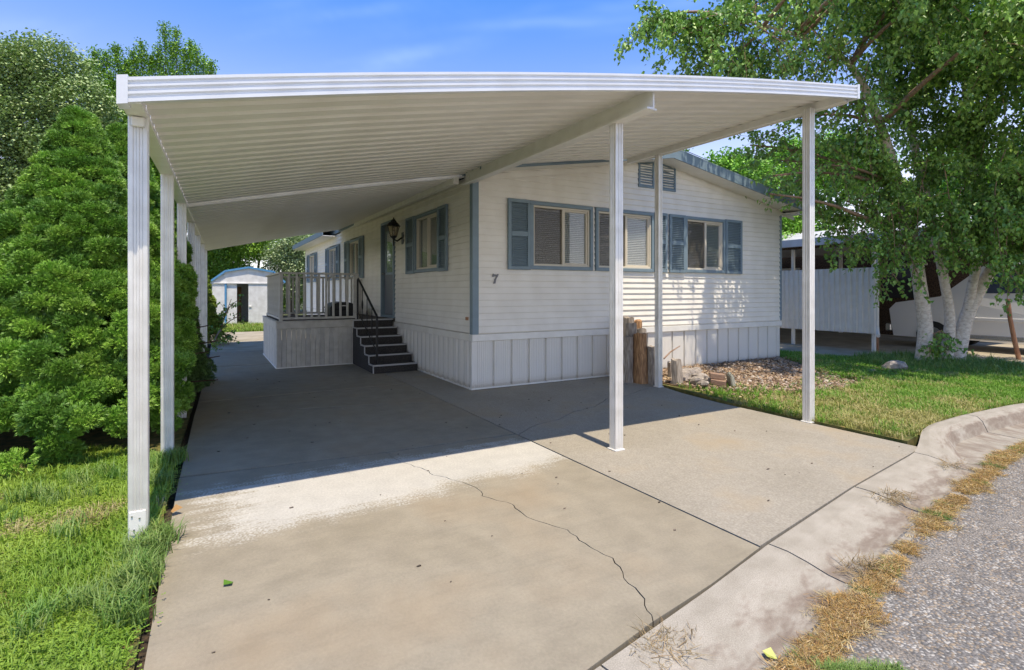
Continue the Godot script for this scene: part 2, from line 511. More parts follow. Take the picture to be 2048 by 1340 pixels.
# u runs along the gutter, v across it from the slab (0) to the road (1): washed silt lies in streaks along the flow line
func gutter_tex() -> ImageTexture:
	var w := 1024
	var h := 256
	var n1 := noise_bytes(w, h, 111, 0.012, 5)
	var n2 := noise_bytes(w, h, 112, 0.35, 2)
	var ns := FastNoiseLite.new(); ns.seed = 113; ns.frequency = 1.0; ns.fractal_octaves = 5
	var d := PackedByteArray(); d.resize(w * h * 3)
	for y in h:
		var t := float(y) / h
		for x in w:
			var i := y * w + x
			var a := n1[i] / 255.0
			var c := Vector3(158, 150, 134).lerp(Vector3(180, 172, 157), a)
			var an := TAU * x / w
			var f := ns.get_noise_3d(cos(an) * 1.5, sin(an) * 1.5, t * 4.2) + 0.5 * ns.get_noise_3d(cos(an) * 7.0 + 20.0, sin(an) * 7.0, t * 14.0)
			var silt := smoothstep(-0.25, 1.0, 0.6 - absf(t - 0.70) * 2.6 + 1.0 * f + 0.35 * (n2[i] / 255.0 - 0.5))
			c = c.lerp(Vector3(118, 101, 86), silt * 0.66)
			c *= 0.95 + 0.28 * (n2[i] / 255.0 - 0.45)
			var k := i * 3
			d[k] = int(clampf(c.x, 0, 255)); d[k + 1] = int(clampf(c.y, 0, 255)); d[k + 2] = int(clampf(c.z, 0, 255))
	return picture(w, h, d)

# painted skirting: faint runs down the sheet, splashed dirt in specks along its foot (v = 0)
func skirt_tex() -> ImageTexture:
	var w := 256
	var ns := FastNoiseLite.new(); ns.seed = 131; ns.frequency = 1.0; ns.fractal_octaves = 4
	var sp := noise_bytes(w, w, 132, 0.28, 3)
	var d := PackedByteArray(); d.resize(w * w * 3)
	for y in w:
		var up := y / float(w)
		for x in w:
			var c := Vector3(250, 249, 246)
			var run := ns.get_noise_2d(x * 0.11, y * 0.006)
			c *= 1.0 - 0.07 * clampf(run + 0.1, 0, 1)
			var dirt := smoothstep(0.0, 0.5, 0.42 - up * 3.2 + 0.5 * ns.get_noise_2d(x * 0.03 + 40.0, y * 0.03) + 0.9 * (sp[y * w + x] / 255.0 - 0.5))
			c = c.lerp(Vector3(150, 134, 110), dirt * 0.55)
			var i := (y * w + x) * 3
			d[i] = int(clampf(c.x, 0, 255)); d[i + 1] = int(clampf(c.y, 0, 255)); d[i + 2] = int(clampf(c.z, 0, 255))
	return picture(w, w, d)

# ---------------------------------------------------------------- the setting
var kerb_line := [[-9.0, 0.3], [-4.0, -0.62], [-1.0, -1.15], [1.24, -1.555], [2.02, -1.705], [2.70, -1.85], [4.03, -2.085], [5.33, -2.265], [5.95, -2.37], [6.9, -2.40], [8.04, -2.35], [9.6, -2.12], [11.3, -1.70], [13.2, -1.05], [16.0, 0.2], [20.0, 2.4]]
var road_edge := 0.46

func kerb_at(s: float) -> Array:   # point on the kerb line and the direction towards the road, s in stations
	var k := int(clampf(floorf(s), 0, kerb_line.size() - 2))
	var f := s - k
	var a := Vector2(kerb_line[k][0], kerb_line[k][1])
	var b := Vector2(kerb_line[k + 1][0], kerb_line[k + 1][1])
	var da := (b - Vector2(kerb_line[max(k - 1, 0)][0], kerb_line[max(k - 1, 0)][1])).normalized()
	var k2: int = min(k + 2, kerb_line.size() - 1)
	var db := (Vector2(kerb_line[k2][0], kerb_line[k2][1]) - a).normalized()
	var t := da.lerp(db, f).normalized()
	return [a.lerp(b, f), Vector2(-t.y, t.x)]

func kerb_profile(s: float) -> Array:
	var r := kerb_at(s)
	var p: Vector2 = r[0]
	var o: Vector2 = r[1]
	var raise := smoothstep(5.2, 6.3, p.x)
	if p.x < 0.0: raise = smoothstep(0.0, -1.0, p.x)
	var low := [[0.0, -0.30], [0.0, 0.0], [0.10, -0.004], [0.20, -0.024], [0.30, -0.052], [0.37, -0.06], [0.46, -0.048], [0.46, -0.3]]
	var high := [[-0.13, -0.30], [-0.13, 0.085], [-0.09, 0.10], [0.0, 0.098], [0.045, 0.06], [0.09, -0.045], [0.46, -0.055], [0.46, -0.3]]
	var out := []
	for k in 8:
		var x := lerpf(low[k][0], high[k][0], raise)
		var y := lerpf(low[k][1], high[k][1], raise)
		out.append(Vector3(p.x + o.x * x, y, p.y + o.y * x))
	return out

func poly(a: Array) -> PackedVector2Array:
	var p := PackedVector2Array()
	for q in a: p.push_back(Vector2(q[0], q[1]))
	return p

func setting() -> void:
	struct("ground", mb().span(V(-260, -0.5, -300), V(260, -0.12, 200)).mesh(), M.ground_green, "flat ground of the neighbourhood reaching to the horizon", "ground")
	# road: a sheet from the gutter outwards
	var pr := PackedVector2Array()
	for k in range(0, 16):
		var r := kerb_at(float(k) if k < 15 else 14.999)
		pr.push_back(r[0] + r[1] * 0.40)
	pr.push_back(Vector2(60, 24)); pr.push_back(Vector2(60, 70)); pr.push_back(Vector2(-60, 60)); pr.push_back(Vector2(-60, 9))
	struct("road", mb().prism(pr, -0.2, -0.054).mesh(), M.asphalt, "worn asphalt road with exposed stone chips", "road")
	# gutter and kerb, cast in sections with open joints
	var g := Node3D.new()
	g.name = "gutter"
	add_child(g)
	g.set_meta("kind", "structure"); g.set_meta("label", "concrete gutter that rises into a rolled kerb beside the lawn"); g.set_meta("category", "kerb")
	var cuts := [0.0, 1.0, 2.0, 3.05, 5.0, 6.0, 7.0, 9.05, 10.3, 11.4, 12.4, 13.4, 14.2, 14.999]
	for k in cuts.size() - 1:
		var b := mb()
		var rows := []
		var s0: float = cuts[k] + 0.006
		var s1: float = cuts[k + 1] - 0.006
		var steps := 10
		for j in steps + 1: rows.append(kerb_profile(lerpf(s0, s1, float(j) / steps)))
		var along := 0.0
		for j in steps:
			var len0: float = rows[j][1].distance_to(rows[j + 1][1])
			for q in 7:
				var a: Vector3 = rows[j][q]
				var c: Vector3 = rows[j + 1][q]
				var e: Vector3 = rows[j + 1][q + 1]
				var f: Vector3 = rows[j][q + 1]
				var nn := (c - a).cross(f - a).normalized()
				if nn.y < 0: nn = -nn
				if q == 6: nn = Vector3(rows[j][6].x - rows[j][1].x, 0, rows[j][6].z - rows[j][1].z).normalized()
				var v0 := clampf((q - 1) / 5.0, 0, 1)
				var v1 := clampf(q / 5.0, 0, 1)
				var u0 := k * 0.37 + along / 3.0
				var u1 := u0 + len0 / 3.0
				var i := b.vert(a, nn, Vector2(u0, v0)); b.vert(c, nn, Vector2(u1, v0)); b.vert(e, nn, Vector2(u1, v1)); b.vert(f, nn, Vector2(u0, v1))
				b.idx.append_array([i, i + 1, i + 2, i, i + 2, i + 3])
			along += len0
		for e in [0, steps]:
			var rr: Array = rows[e]
			for q in range(1, 6):
				var cen := V(rr[3].x, -0.25, rr[3].z)
				b.tri(cen, rr[q], rr[q + 1])
		part(g, "gutter_section", b.mesh(), M.gutter)
	# soil under the joints
	struct("joint_dirt", mb().prism(poly([[-0.42, -2.2], [-0.3, -1.32], [1.2, -1.56], [2.7, -1.86], [5.62, -2.31], [5.66, -4.6], [6.0, -6.9], [3.3, -6.9], [3.3, -24.4], [0.05, -24.4], [-0.1, -11.0]]), -0.3, -0.055).mesh(), M.dirt_joint, "dirt filling the joints and cracks of the driveway", "dirt")
	driveway()
	# lawns
	struct("lawn", mb().prism(poly([[-0.24, -1.45], [-0.24, -4.9], [-0.05, -11.5], [0.0, -24.5], [-14, -26], [-14, 1.2], [-4, -0.75], [-1, -1.28]]), -0.3, -0.018).mesh(), M.lawn_soil, "left lawn of mixed clover and grass", "lawn")
	struct("lawn", mb().prism(poly([[5.60, -2.44], [5.63, -4.4], [5.8, -5.3], [6.0, -6.9], [10.3, -6.9], [10.4, -24.0], [11.3, -24.0], [11.35, -6.6], [12.2, -4.3], [13.6, -1.3], [11.3, -1.92], [9.6, -2.3], [8.04, -2.5], [6.9, -2.54], [5.95, -2.5]]), -0.3, 0.02).mesh(), M.lawn_soil, "right lawn between the driveway and the neighbour", "lawn")
	struct("rock_bed", mb().prism(poly([[5.95, -6.85], [5.9, -5.6], [6.15, -4.9], [6.9, -4.35], [7.8, -4.12], [8.6, -4.35], [8.9, -5.1], [9.9, -6.2], [10.3, -6.86]]), -0.2, 0.034).mesh(), M.soil, "bare soil of the rock bed in front of the house", "soil")
	struct("neighbour_driveway", mb().prism(poly([[11.34, -24], [11.42, -6.6], [12.3, -4.25], [13.9, -0.9], [24, 3.5], [24, -24]]), -0.3, 0.016).mesh(), M.concrete_far, "pale concrete driveway of the neighbouring lot", "driveway")
	struct("back_path", mb().prism(poly([[0.1, -16.95], [3.2, -16.95], [3.2, -20.6], [0.1, -20.6]]), -0.3, 0.004).mesh(), M.concrete_far, "sunlit concrete path behind the porch", "path")
	struct("tree_soil", mb().prism(poly([[11.2, -5.4], [11.25, -4.5], [11.9, -4.0], [12.7, -4.0], [12.9, -4.7], [12.4, -5.4]]), -0.2, 0.032).mesh(), M.soil, "bare soil round the foot of the birch", "soil")

# slabs with open joints; the cracks are cut right through the slabs
func driveway() -> void:
	var d := Node3D.new()
	d.name = "driveway"
	add_child(d)
	d.set_meta("kind", "structure"); d.set_meta("label", "concrete driveway of tan and grey slabs under the carport"); d.set_meta("category", "driveway")
	var crack := []   # front slab, from the cross joint to the kerb
	var cr := [[1.34, -4.55], [1.37, -4.25], [1.47, -4.02], [1.50, -3.82], [1.60, -3.62], [1.66, -3.42], [1.64, -3.26], [1.74, -3.02], [1.72, -2.82], [1.83, -2.55], [1.81, -2.36], [1.85, -2.16], [1.77, -1.98], [1.72, -1.80], [1.64, -1.66]]
	rng.seed = 5
	for k in cr.size() - 1:
		for j in 4:
			var f := j / 4.0
			crack.append([lerpf(cr[k][0], cr[k + 1][0], f) + rng.randf_range(-0.012, 0.012), lerpf(cr[k][1], cr[k + 1][1], f)])
	crack.append(cr[-1])
	var lp := [[-0.215, -1.36], [-0.20, -3.0], [-0.185, -4.70]]
	var lft := lp.duplicate()
	for q in crack: lft.append([q[0] - 0.0022 - 0.0016 * sin(q[1] * 23.0), q[1]])
	lft[3][1] = -4.545
	lft.append([1.2, -1.565]); lft.append([0.5, -1.43])
	var rgt := [[2.622, -4.505], [2.622, -1.85]]
	var back := crack.duplicate()
	back.reverse()
	rgt.append([2.1, -1.735])
	for q in back: rgt.append([q[0] + 0.0040, q[1]])
	rgt[rgt.size() - 1][1] = -4.545
	# right lane: the cross crack leaves the joint and wanders to the far edge
	var xc := []
	var xr := [[2.640, -4.49], [3.0, -4.72], [3.35, -4.80], [3.72, -5.02], [4.1, -5.12], [4.5, -5.38], [4.9, -5.45], [5.3, -5.62], [5.83, -5.78]]
	for k in xr.size() - 1:
		for j in 3:
			var f := j / 3.0
			xc.append([lerpf(xr[k][0], xr[k + 1][0], f), lerpf(xr[k][1], xr[k + 1][1], f) + rng.randf_range(-0.012, 0.012)])
	xc.append(xr[-1])
	var rf := [[2.638, -1.86], [4.0, -2.095], [5.36, -2.285], [5.56, -2.33], [5.575, -3.5], [5.585, -4.5], [5.68, -5.2], [5.83, -5.755]]
	var xb := xc.duplicate(); xb.reverse()
	for q in xb.slice(1): rf.append([q[0], q[1] + 0.005])
	var rb := [[2.638, -6.80], [5.93, -6.80], [5.83, -5.80]]
	for q in xb.slice(1): rb.append([q[0], q[1] - 0.009])
	# left lane, back part
	var mc := [[-0.13, -6.95], [0.5, -6.84], [1.2, -6.72], [1.9, -6.55], [2.25, -6.42], [2.622, -6.25]]
	var s2 := [[-0.18, -4.738], [0.6, -4.662], [1.34, -4.585], [2.622, -4.54]]
	var mcb := mc.duplicate(); mcb.reverse()
	for q in mcb: s2.append([q[0], q[1] + 0.006])
	var s3 := []
	for q in mc: s3.append([q[0], q[1] - 0.008])
	s3.append([2.622, -7.80]); s3.append([-0.10, -7.79])
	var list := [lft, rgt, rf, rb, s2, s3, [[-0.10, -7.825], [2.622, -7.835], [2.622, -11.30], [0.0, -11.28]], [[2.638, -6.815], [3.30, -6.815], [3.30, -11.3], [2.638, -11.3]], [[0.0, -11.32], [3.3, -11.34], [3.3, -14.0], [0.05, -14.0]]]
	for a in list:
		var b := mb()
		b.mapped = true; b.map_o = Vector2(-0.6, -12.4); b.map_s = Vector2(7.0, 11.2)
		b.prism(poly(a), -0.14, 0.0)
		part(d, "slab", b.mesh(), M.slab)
	part(d, "slab", mb().prism(poly([[0.05, -14.02], [3.3, -14.02], [3.3, -16.93], [0.1, -16.93]]), -0.14, 0.0).mesh(), M.concrete_far)

# ---------------------------------------------------------------- the carport
func cp_bottom(a: float) -> float: return 2.354 + 0.2115 * a - 0.00764 * a * a
func cp_under(a: float, d: float) -> float:
	var s := a / 6.1
	return cp_bottom(a) + 0.022 + 0.045 * s * s + d * (0.007 + 0.013 * s)
func cp(a: float, d: float, y: float) -> Vector3:
	return Vector3(-0.385 + a + 0.024 * d, y, -3.31 + 0.062 * a - d)

func carport() -> void:
	var t := thing("carport", "white metal carport with fluted posts and a ribbed sloping roof", "carport", V(2.6, 0, -5.0))
	# roof panels: one pan between two ribs, running across
	var pitch := 0.19
	var prof := [[0.0, 0.0], [0.108, 0.0], [0.122, 0.034], [0.176, 0.034], [0.19, 0.0]]
	var make := func(a0: float, a1: float, d0: float, drop: float) -> void:
		var b := mb()
		var rows := []
		var tops := []
		var n := 5
		for j in n + 1:
			var a := lerpf(a0, a1, float(j) / n)
			var row := []
			var up := []
			for q in prof:
				var y: float = cp_under(a, d0 + q[0]) + q[1] - drop
				row.append(cp(a, d0 + q[0] * 0.994, y)); up.append(cp(a, d0 + q[0] * 0.994, y + 0.004))
			rows.append(row); tops.append(up)
		b.loft(rows, false); b.loft(tops, true)
		for e in [0, n]:
			for q in prof.size() - 1: b.quad(rows[e][q], rows[e][q + 1], tops[e][q + 1], tops[e][q])
		part(t, "roof_panel", b.mesh(), M.soffit_metal)
	for k in 18: make.call(0.09, 6.098, 0.03 + k * pitch, 0.0)
	for k in range(18, 21): make.call(0.09, 3.66, 0.03 + k * pitch, 0.0)
	for k in 44: make.call(0.09, 3.62 - 0.024 * (4.0 + k * pitch), 3.97 + k * pitch, 0.042)
	# flashing that closes the step between the two roof sections
	var fl := mb()
	var fr := []
	for j in 7:
		var a := lerpf(0.09, 3.6, j / 6.0)
		fr.append([cp(a, 3.962, cp_under(a, 3.96) - 0.048), cp(a, 3.962, cp_under(a, 3.96) - 0.002)])
	fl.loft(fr, true); fl.loft(fr, false)
	part(t, "flashing", fl.mesh(), M.soffit_metal)
	# front fascia: a fluted rail lofted along the edge
	var b := mb()
	var fp := [[0.03, -0.002], [0.0, 0.0], [0.0, 0.018], [0.014, 0.024], [0.014, 0.036], [0.0, 0.042], [0.0, 0.054], [0.014, 0.060], [0.014, 0.072], [0.0, 0.078], [0.0, 0.088], [0.014, 0.094], [0.014, 0.106], [0.0, 0.112], [0.0, 0.128], [0.06, 0.130]]
	var rows := []
	for j in 25:
		var a := lerpf(0.03, 6.10, j / 24.0)
		var row := []
		for q in fp: row.append(cp(a, q[0], cp_bottom(a) + q[1]))
		rows.append(row)
	b.loft(rows, true)
	part(t, "fascia", b.mesh(), M.fascia_metal, "fluted white edge rail along the front of the roof")
	for e in [[-0.012, 0.035], [6.095, 6.125]]:
		b = mb()
		var lo0 := cp_bottom(e[0]) - 0.008
		var lo1 := cp_bottom(e[1]) - 0.008
		var q := [cp(e[0], -0.008, lo0), cp(e[1], -0.008, lo1), cp(e[1], -0.008, lo1 + 0.146), cp(e[0], -0.008, lo0 + 0.146), cp(e[0], 0.09, lo0), cp(e[1], 0.09, lo1), cp(e[1], 0.09, lo1 + 0.146), cp(e[0], 0.09, lo0 + 0.146)]
		b.quad(q[0], q[1], q[2], q[3]); b.quad(q[1], q[5], q[6], q[2]); b.quad(q[4], q[0], q[3], q[7]); b.quad(q[3], q[2], q[6], q[7]); b.quad(q[4], q[5], q[1], q[0])
		part(t, "end_cap", b.mesh(), M.fascia_metal)
	# edge beams and the middle beam
	var beam := func(a0: float, a1: float, d0: float, d1: float, h: float, over: float, called: String) -> void:
		var bb := mb()
		var n := 6
		var bot := []
		var top := []
		for j in n + 1:
			var d := lerpf(d0, d1, float(j) / n)
			var y := cp_under((a0 + a1) * 0.5, d)
			bot.append([cp(a0, d, y - h), cp(a1, d, y - h)]); top.append([cp(a0, d, y + over), cp(a1, d, y + over)])
		for j in n:
			bb.quad(bot[j][0], bot[j][1], bot[j + 1][1], bot[j + 1][0])
			bb.quad(top[j][1], top[j][0], top[j + 1][0], top[j + 1][1])
			bb.quad(bot[j + 1][0], top[j + 1][0], top[j][0], bot[j][0])
			bb.quad(bot[j][1], top[j][1], top[j + 1][1], bot[j + 1][1])
		bb.quad(bot[0][1], bot[0][0], top[0][0], top[0][1])
		bb.quad(bot[n][0], bot[n][1], top[n][1], top[n][0])
		part(t, called, bb.mesh(), M.white_metal)
	beam.call(-0.005, 0.088, 0.02, 12.4, 0.02, 0.10, "gutter_beam")
	beam.call(6.03, 6.10, 0.10, 3.42, 0.075, -0.002, "edge_beam")
	beam.call(6.10, 6.118, 0.10, 3.42, 0.09, 0.045, "edge_trim")
	# C-shaped middle beam with flanges
	beam.call(3.50, 3.515, 0.06, 3.85, 0.165, -0.002, "beam_web")
	beam.call(3.515, 3.575, 0.10, 3.85, 0.165, -0.150, "beam_flange")
	beam.call(3.44, 3.50, 0.06, 3.85, 0.165, -0.150, "beam_flange")
	beam.call(3.34, 3.42, 3.9, 12.3, 0.13, -0.04, "wall_rail")
	# posts: square tubes with flutes
	var post := func(x: float, z: float, y0: float, y1: float, w: float, called: String) -> void:
		var bb := mb()
		var h := w * 0.5
		var f := w * 0.10
		var g := 0.006
		var ring := []
		for sd in 4:
			var an := -PI / 2 * sd
			for q in [[-h + 0.004, h], [-f * 2.6, h], [-f * 2.1, h - g], [-f * 0.9, h - g], [-f * 0.5, h], [f * 0.5, h], [f * 0.9, h - g], [f * 2.1, h - g], [f * 2.6, h], [h - 0.004, h]]:
				ring.append(Vector2(q[0], q[1]).rotated(an))
		var lo := []
		var hi := []
		for q in ring: lo.append(V(x + q.x, y0, z + q.y)); hi.append(V(x + q.x, y1, z + q.y))
		for k in ring.size():
			var k2 := (k + 1) % ring.size()
			bb.quad(lo[k], lo[k2], hi[k2], hi[k])
		var p := part(t, called, bb.mesh(), M.post_metal)
		var fb := mb().bspan(V(x - h - 0.012, y0, z - h - 0.012), V(x + h + 0.012, y0 + 0.012, z + h + 0.012), 0.003)
		if y0 > -0.02 and called == "post": part(p, "foot_plate", fb.mesh(), M.white_metal)
	var lz := [-3.62, -5.33, -7.05, -9.0, -11.2, -13.4, -15.4]
	for z in lz:
		var d: float = -3.31 - z
		var x: float = -0.385 + 0.044 + 0.024 * d
		post.call(x, z, -0.05, cp_under(0.04, d) - 0.018, 0.092, "post")
	post.call(3.145, -3.63, 0.0, cp_under(3.53, 0.53) - 0.163, 0.088, "post")
	post.call(5.60, -3.37, 0.0, cp_under(6.06, 0.42) - 0.073, 0.088, "post")
	post.call(5.745, -5.70, 0.0, cp_under(6.06, 2.77) - 0.073, 0.082, "post")
	# bracket at the head of the front corner post and a repair plate at its foot
	var br := mb().bev(V(-0.333, 2.335, -3.566), V(0.062, 0.055, 0.016), 0.005)
	part(t, "bracket", br.mesh(), M.white_metal)
	part(t, "foot_bracket", mb().bspan(V(-0.376, 0.02, -3.574), V(-0.296, 0.19, -3.566), 0.003).mesh(), M.white_metal)
	for q in [[-0.36, 0.165], [-0.325, 0.15], [-0.35, 0.09]]:
		part(t, "screw", mb().tube([V(q[0], q[1], -3.566), V(q[0], q[1], -3.560)], [0.005, 0.004], 8).mesh(), M.chrome)

# ---------------------------------------------------------------- the house
const HX0 := 3.28
const HX1 := 10.36
const HZ0 := -6.83
const HZ1 := -21.7

func rake(x: float) -> float: return 3.80 - 0.166 * absf(x - 6.82)

func house() -> void:
	var t := thing("mobile_home", "white mobile home with blue shutters behind the carport", "house", V(6.8, 0, -14))
	# inner walls: what one sees behind the panes
	part(t, "room_floor", mb().span(V(HX0 + 0.01, 0.70, HZ1), V(HX1 - 0.035, 0.80, HZ0 - 0.012)).mesh(), M.room_paint)
	part(t, "room_ceiling", mb().span(V(HX0 + 0.005, 3.03, HZ1), V(HX1 - 0.035, 3.06, HZ0 - 0.006)).mesh(), M.room_paint)
	part(t, "room_wall", mb().span(V(HX0 + 0.03, 0.80, HZ0 - 3.3), V(HX1 - 0.035, 3.03, HZ0 - 3.2)).mesh(), M.room_paint)
	part(t, "room_wall", mb().span(V(6.8, 0.80, HZ1), V(6.9, 3.03, HZ0 - 3.31)).mesh(), M.room_paint)
	part(t, "back_wall", mb().span(V(HX0, 0.69, HZ1 - 0.03), V(HX1, 3.1, HZ1)).mesh(), M.vinyl)
	# siding boards
	var ex := 0.094
	var wedge := mb()
	var yb := 0.0
	var A0 := V(-0.5, yb, 0.0); var A1 := V(0.5, yb, 0.0)
	var B0 := V(-0.5, yb, 0.019); var B1 := V(0.5, yb, 0.019)
	var C0 := V(-0.5, yb + 0.010, 0.022); var C1 := V(0.5, yb + 0.010, 0.022)
	var D0 := V(-0.5, ex + 0.006, 0.003); var D1 := V(0.5, ex + 0.006, 0.003)
	var E0 := V(-0.5, ex + 0.006, 0.0); var E1 := V(0.5, ex + 0.006, 0.0)
	wedge.quad(A0, A1, B1, B0); wedge.quad(B0, B1, C1, C0); wedge.quad(C0, C1, D1, D0); wedge.quad(D0, D1, E1, E0); wedge.quad(A1, A0, E0, E1)
	wedge.quad(A0, B0, C0, D0); wedge.quad(A1, D1, C1, B1)
	var wm := wedge.mesh()
	var y0 := 0.80
	var front_holes := [[4.20, 5.40, 1.74, 2.76], [5.45, 6.74, 1.74, 2.76], [7.50, 8.60, 1.74, 2.76]]
	for i in 31:
		var y := y0 + i * ex
		if y > 3.74: break
		var xa := HX0 + 0.03
		var xb := HX1 - 0.04
		var top := y + ex
		if top > rake(xa): xa = 6.82 - (3.80 + 0.05 - top) / 0.166
		if top > rake(xb): xb = 6.82 + (3.80 + 0.05 - top) / 0.166
		xa = max(xa, HX0 + 0.03); xb = min(xb, HX1 - 0.04)
		if xb - xa < 0.2: continue
		for sg in cut(xa, xb, y, top, front_holes):
			piece(t, "siding_board", wm, M.vinyl, Transform3D(Basis.from_scale(V(sg[1] - sg[0], 1, 1)), V((sg[0] + sg[1]) * 0.5, y, HZ0)))
	var turn := Basis(Vector3.UP, -PI / 2)
	var side_holes := [[-9.20, -8.05, 1.74, 2.74], [-11.36, -10.42, 0.86, 2.86], [-14.35, -13.22, 1.74, 2.72], [-17.1, -15.9, 1.74, 2.72], [-20.7, -19.5, 1.74, 2.72]]
	for i in 24:
		var y := y0 + i * ex
		for sg in cut(HZ1, HZ0 - 0.05, y, y + ex, side_holes):
			piece(t, "siding_board", wm, M.vinyl, Transform3D(turn * Basis.from_scale(V(sg[1] - sg[0], 1, 1)), V(HX0, y, (sg[0] + sg[1]) * 0.5)))
	# right side wall, seen only at its corner
	part(t, "side_wall", mb().span(V(HX1 - 0.03, 0.69, HZ0 - 0.02), V(HX1, 3.1, HZ1)).mesh(), M.vinyl)
	# corner trims
	part(t, "corner_trim", mb().bspan(V(HX0 - 0.026, 0.785, HZ0 - 0.07), V(HX0 + 0.075, 3.10, HZ0 + 0.024), 0.004).mesh(), M.blue_trim)
	part(t, "corner_trim", mb().bspan(V(HX1 - 0.045, 0.80, HZ0 - 0.06), V(HX1 + 0.02, 3.12, HZ0 + 0.022), 0.004).mesh(), M.blue_trim)
	# band below the siding and skirting
	part(t, "band", mb().bspan(V(HX0 - 0.03, 0.69, HZ0 - 0.1), V(HX1 + 0.01, 0.787, HZ0 + 0.028), 0.004).mesh(), M.white_metal)
	part(t, "band", mb().bspan(V(HX0 - 0.032, 0.688, HZ1), V(HX0 + 0.05, 0.789, HZ0 - 0.1), 0.004).mesh(), M.vinyl)
	part(t, "band_strip", mb().bspan(V(HX0 + 0.08, 0.790, HZ0 - 0.01), V(HX1 - 0.05, 0.803, HZ0 + 0.012), 0.002).mesh(), M.cream_frame)
	# front skirting: broad ribbed sheets, each lapped over the next
	var sm := mb()
	var w := 0.302
	var pf := [[0.0, 0.014], [0.008, 0.016], [0.011, -0.022], [0.052, -0.022], [0.056, 0.014]]
	for k in 8:
		var x := 0.057 + (w - 0.057) * (k + 1) / 8.0
		pf.append([x - 0.007, 0.014]); pf.append([x - 0.004, 0.008]); pf.append([x, 0.014])
	var lo := []
	var hi := []
	for q in pf: lo.append(V(q[0], 0, q[1])); hi.append(V(q[0], 0.68, q[1]))
	sm.loft([lo, hi])
	var skm := sm.mesh()
	var nsk := int(ceil((HX1 - HX0) / w))
	for k in nsk:
		var sc := 1.0 if k < nsk - 1 else ((HX1 - HX0) - w * (nsk - 1)) / w
		piece(t, "skirt_panel", skm, M.skirt_metal, Transform3D(Basis.from_scale(V(sc, 1, 1)), V(HX0 - 0.012 + k * w, 0.012, HZ0 - 0.022)))
	part(t, "skirt_corner", mb().bspan(V(HX0 - 0.03, 0.02, HZ0 - 0.05), V(HX0 + 0.05, 0.69, HZ0 + 0.004), 0.003).mesh(), M.skirt_metal)
	part(t, "skirt_rail", mb().bspan(V(HX0 - 0.04, 0.0, HZ0 - 0.07), V(HX1, 0.022, HZ0 + 0.012), 0.003).mesh(), M.white_metal)
	part(t, "skirt_rail", mb().bspan(V(HX0 - 0.042, 0.001, HZ0 - 0.071), V(HX0 + 0.02, 0.023, -13.0), 0.003).mesh(), M.white_metal)
	# side skirting: deep narrow corrugation
	var cm := mb()
	var cf := [[0.0, 0.0], [0.035, 0.0], [0.045, 0.034], [0.060, 0.034], [0.070, 0.0], [0.088, 0.0], [0.098, 0.034], [0.113, 0.034], [0.123, 0.0], [0.150, 0.010], [0.168, 0.0], [0.200, 0.0]]
	lo = []; hi = []
	for q in cf: lo.append(V(q[0], 0, q[1])); hi.append(V(q[0], 0.67, q[1]))
	cm.loft([lo, hi])
	var cmm := cm.mesh()
	for k in 72:
		var z := HZ0 - 0.05 - (k + 1) * 0.2
		piece(t, "skirt_panel", cmm, M.skirt_metal, Transform3D(turn, V(HX0 - 0.004, 0.02, z)))
	# front windows
	window(t, V(4.21, 1.735, HZ0), 1.185, 1.03, Basis.IDENTITY, "screen_left")
	window(t, V(5.455, 1.735, HZ0), 1.28, 1.03, Basis.IDENTITY, "both")
	window(t, V(7.505, 1.745, HZ0), 1.085, 1.025, Basis.IDENTITY, "dark")
	shutter(t, V(3.82, 1.725, HZ0), 0.385, 1.045, Basis.IDENTITY)
	shutter(t, V(6.745, 1.735, HZ0), 0.30, 1.04, Basis.IDENTITY)
	shutter(t, V(7.105, 1.735, HZ0), 0.395, 1.04, Basis.IDENTITY)
	shutter(t, V(8.595, 1.74, HZ0), 0.475, 1.04, Basis.IDENTITY)
	# gable vents
	for q in [[6.39, 3.19, 0.36], [6.925, 3.18, 0.35]]:
		var b := mb()
		frame(b, V(q[0], q[1], HZ0), q[2], 0.465, 0.035, 0.0, 0.04, Basis.IDENTITY)
		var vt := part(t, "gable_vent", b.mesh(), M.blue_trim, "blue louvred vent in the gable")
		b = mb()
		for k in 9:
			var y: float = q[1] + 0.05 + k * 0.045
			b.box(V(q[0] + q[2] * 0.5, y, HZ0 + 0.022), V(q[2] - 0.06, 0.005, 0.045), Basis(Vector3.RIGHT, 0.75))
		part(vt, "louvres", b.mesh(), M.blue_trim).position -= Vector3.ZERO
		part(vt, "backing", mb().span(V(q[0] + 0.02, q[1] + 0.02, HZ0 + 0.003), V(q[0] + q[2] - 0.02, q[1] + 0.445, HZ0 + 0.006)).mesh(), M.door_blue)
	# side windows and shutters
	for q in [[-8.05, 1.15, 1.0, 1.735, 0.36, 0.45], [-13.22, 1.13, 0.98, 1.735, 0.40, 0.46], [-15.9, 1.2, 0.98, 1.735, 0.42, 0.4], [-19.5, 1.2, 0.98, 1.735, 0.42, 0.42]]:
		window(t, V(HX0, q[3], q[0] - q[1]), q[1], q[2] + 0.02, turn, "clear")
		shutter(t, V(HX0, q[3] - 0.01, q[0]), q[4], q[2] + 0.04, turn)
		shutter(t, V(HX0, q[3] - 0.01, q[0] - q[1] - q[5]), q[5], q[2] + 0.04, turn)
	# door
	var b2 := mb()
	frame(b2, V(HX0, 0.86, -11.35), 0.92, 2.0, 0.055, -0.05, 0.045, turn)
	var dr := part(t, "door", mb().bspan(V(HX0 + 0.03, 0.87, -11.30), V(HX0 + 0.07, 2.81, -10.48), 0.004).mesh(), M.door_blue, "slate blue front door")
	part(dr, "door_frame", b2.mesh(), M.blue_trim)
	var b3 := mb()
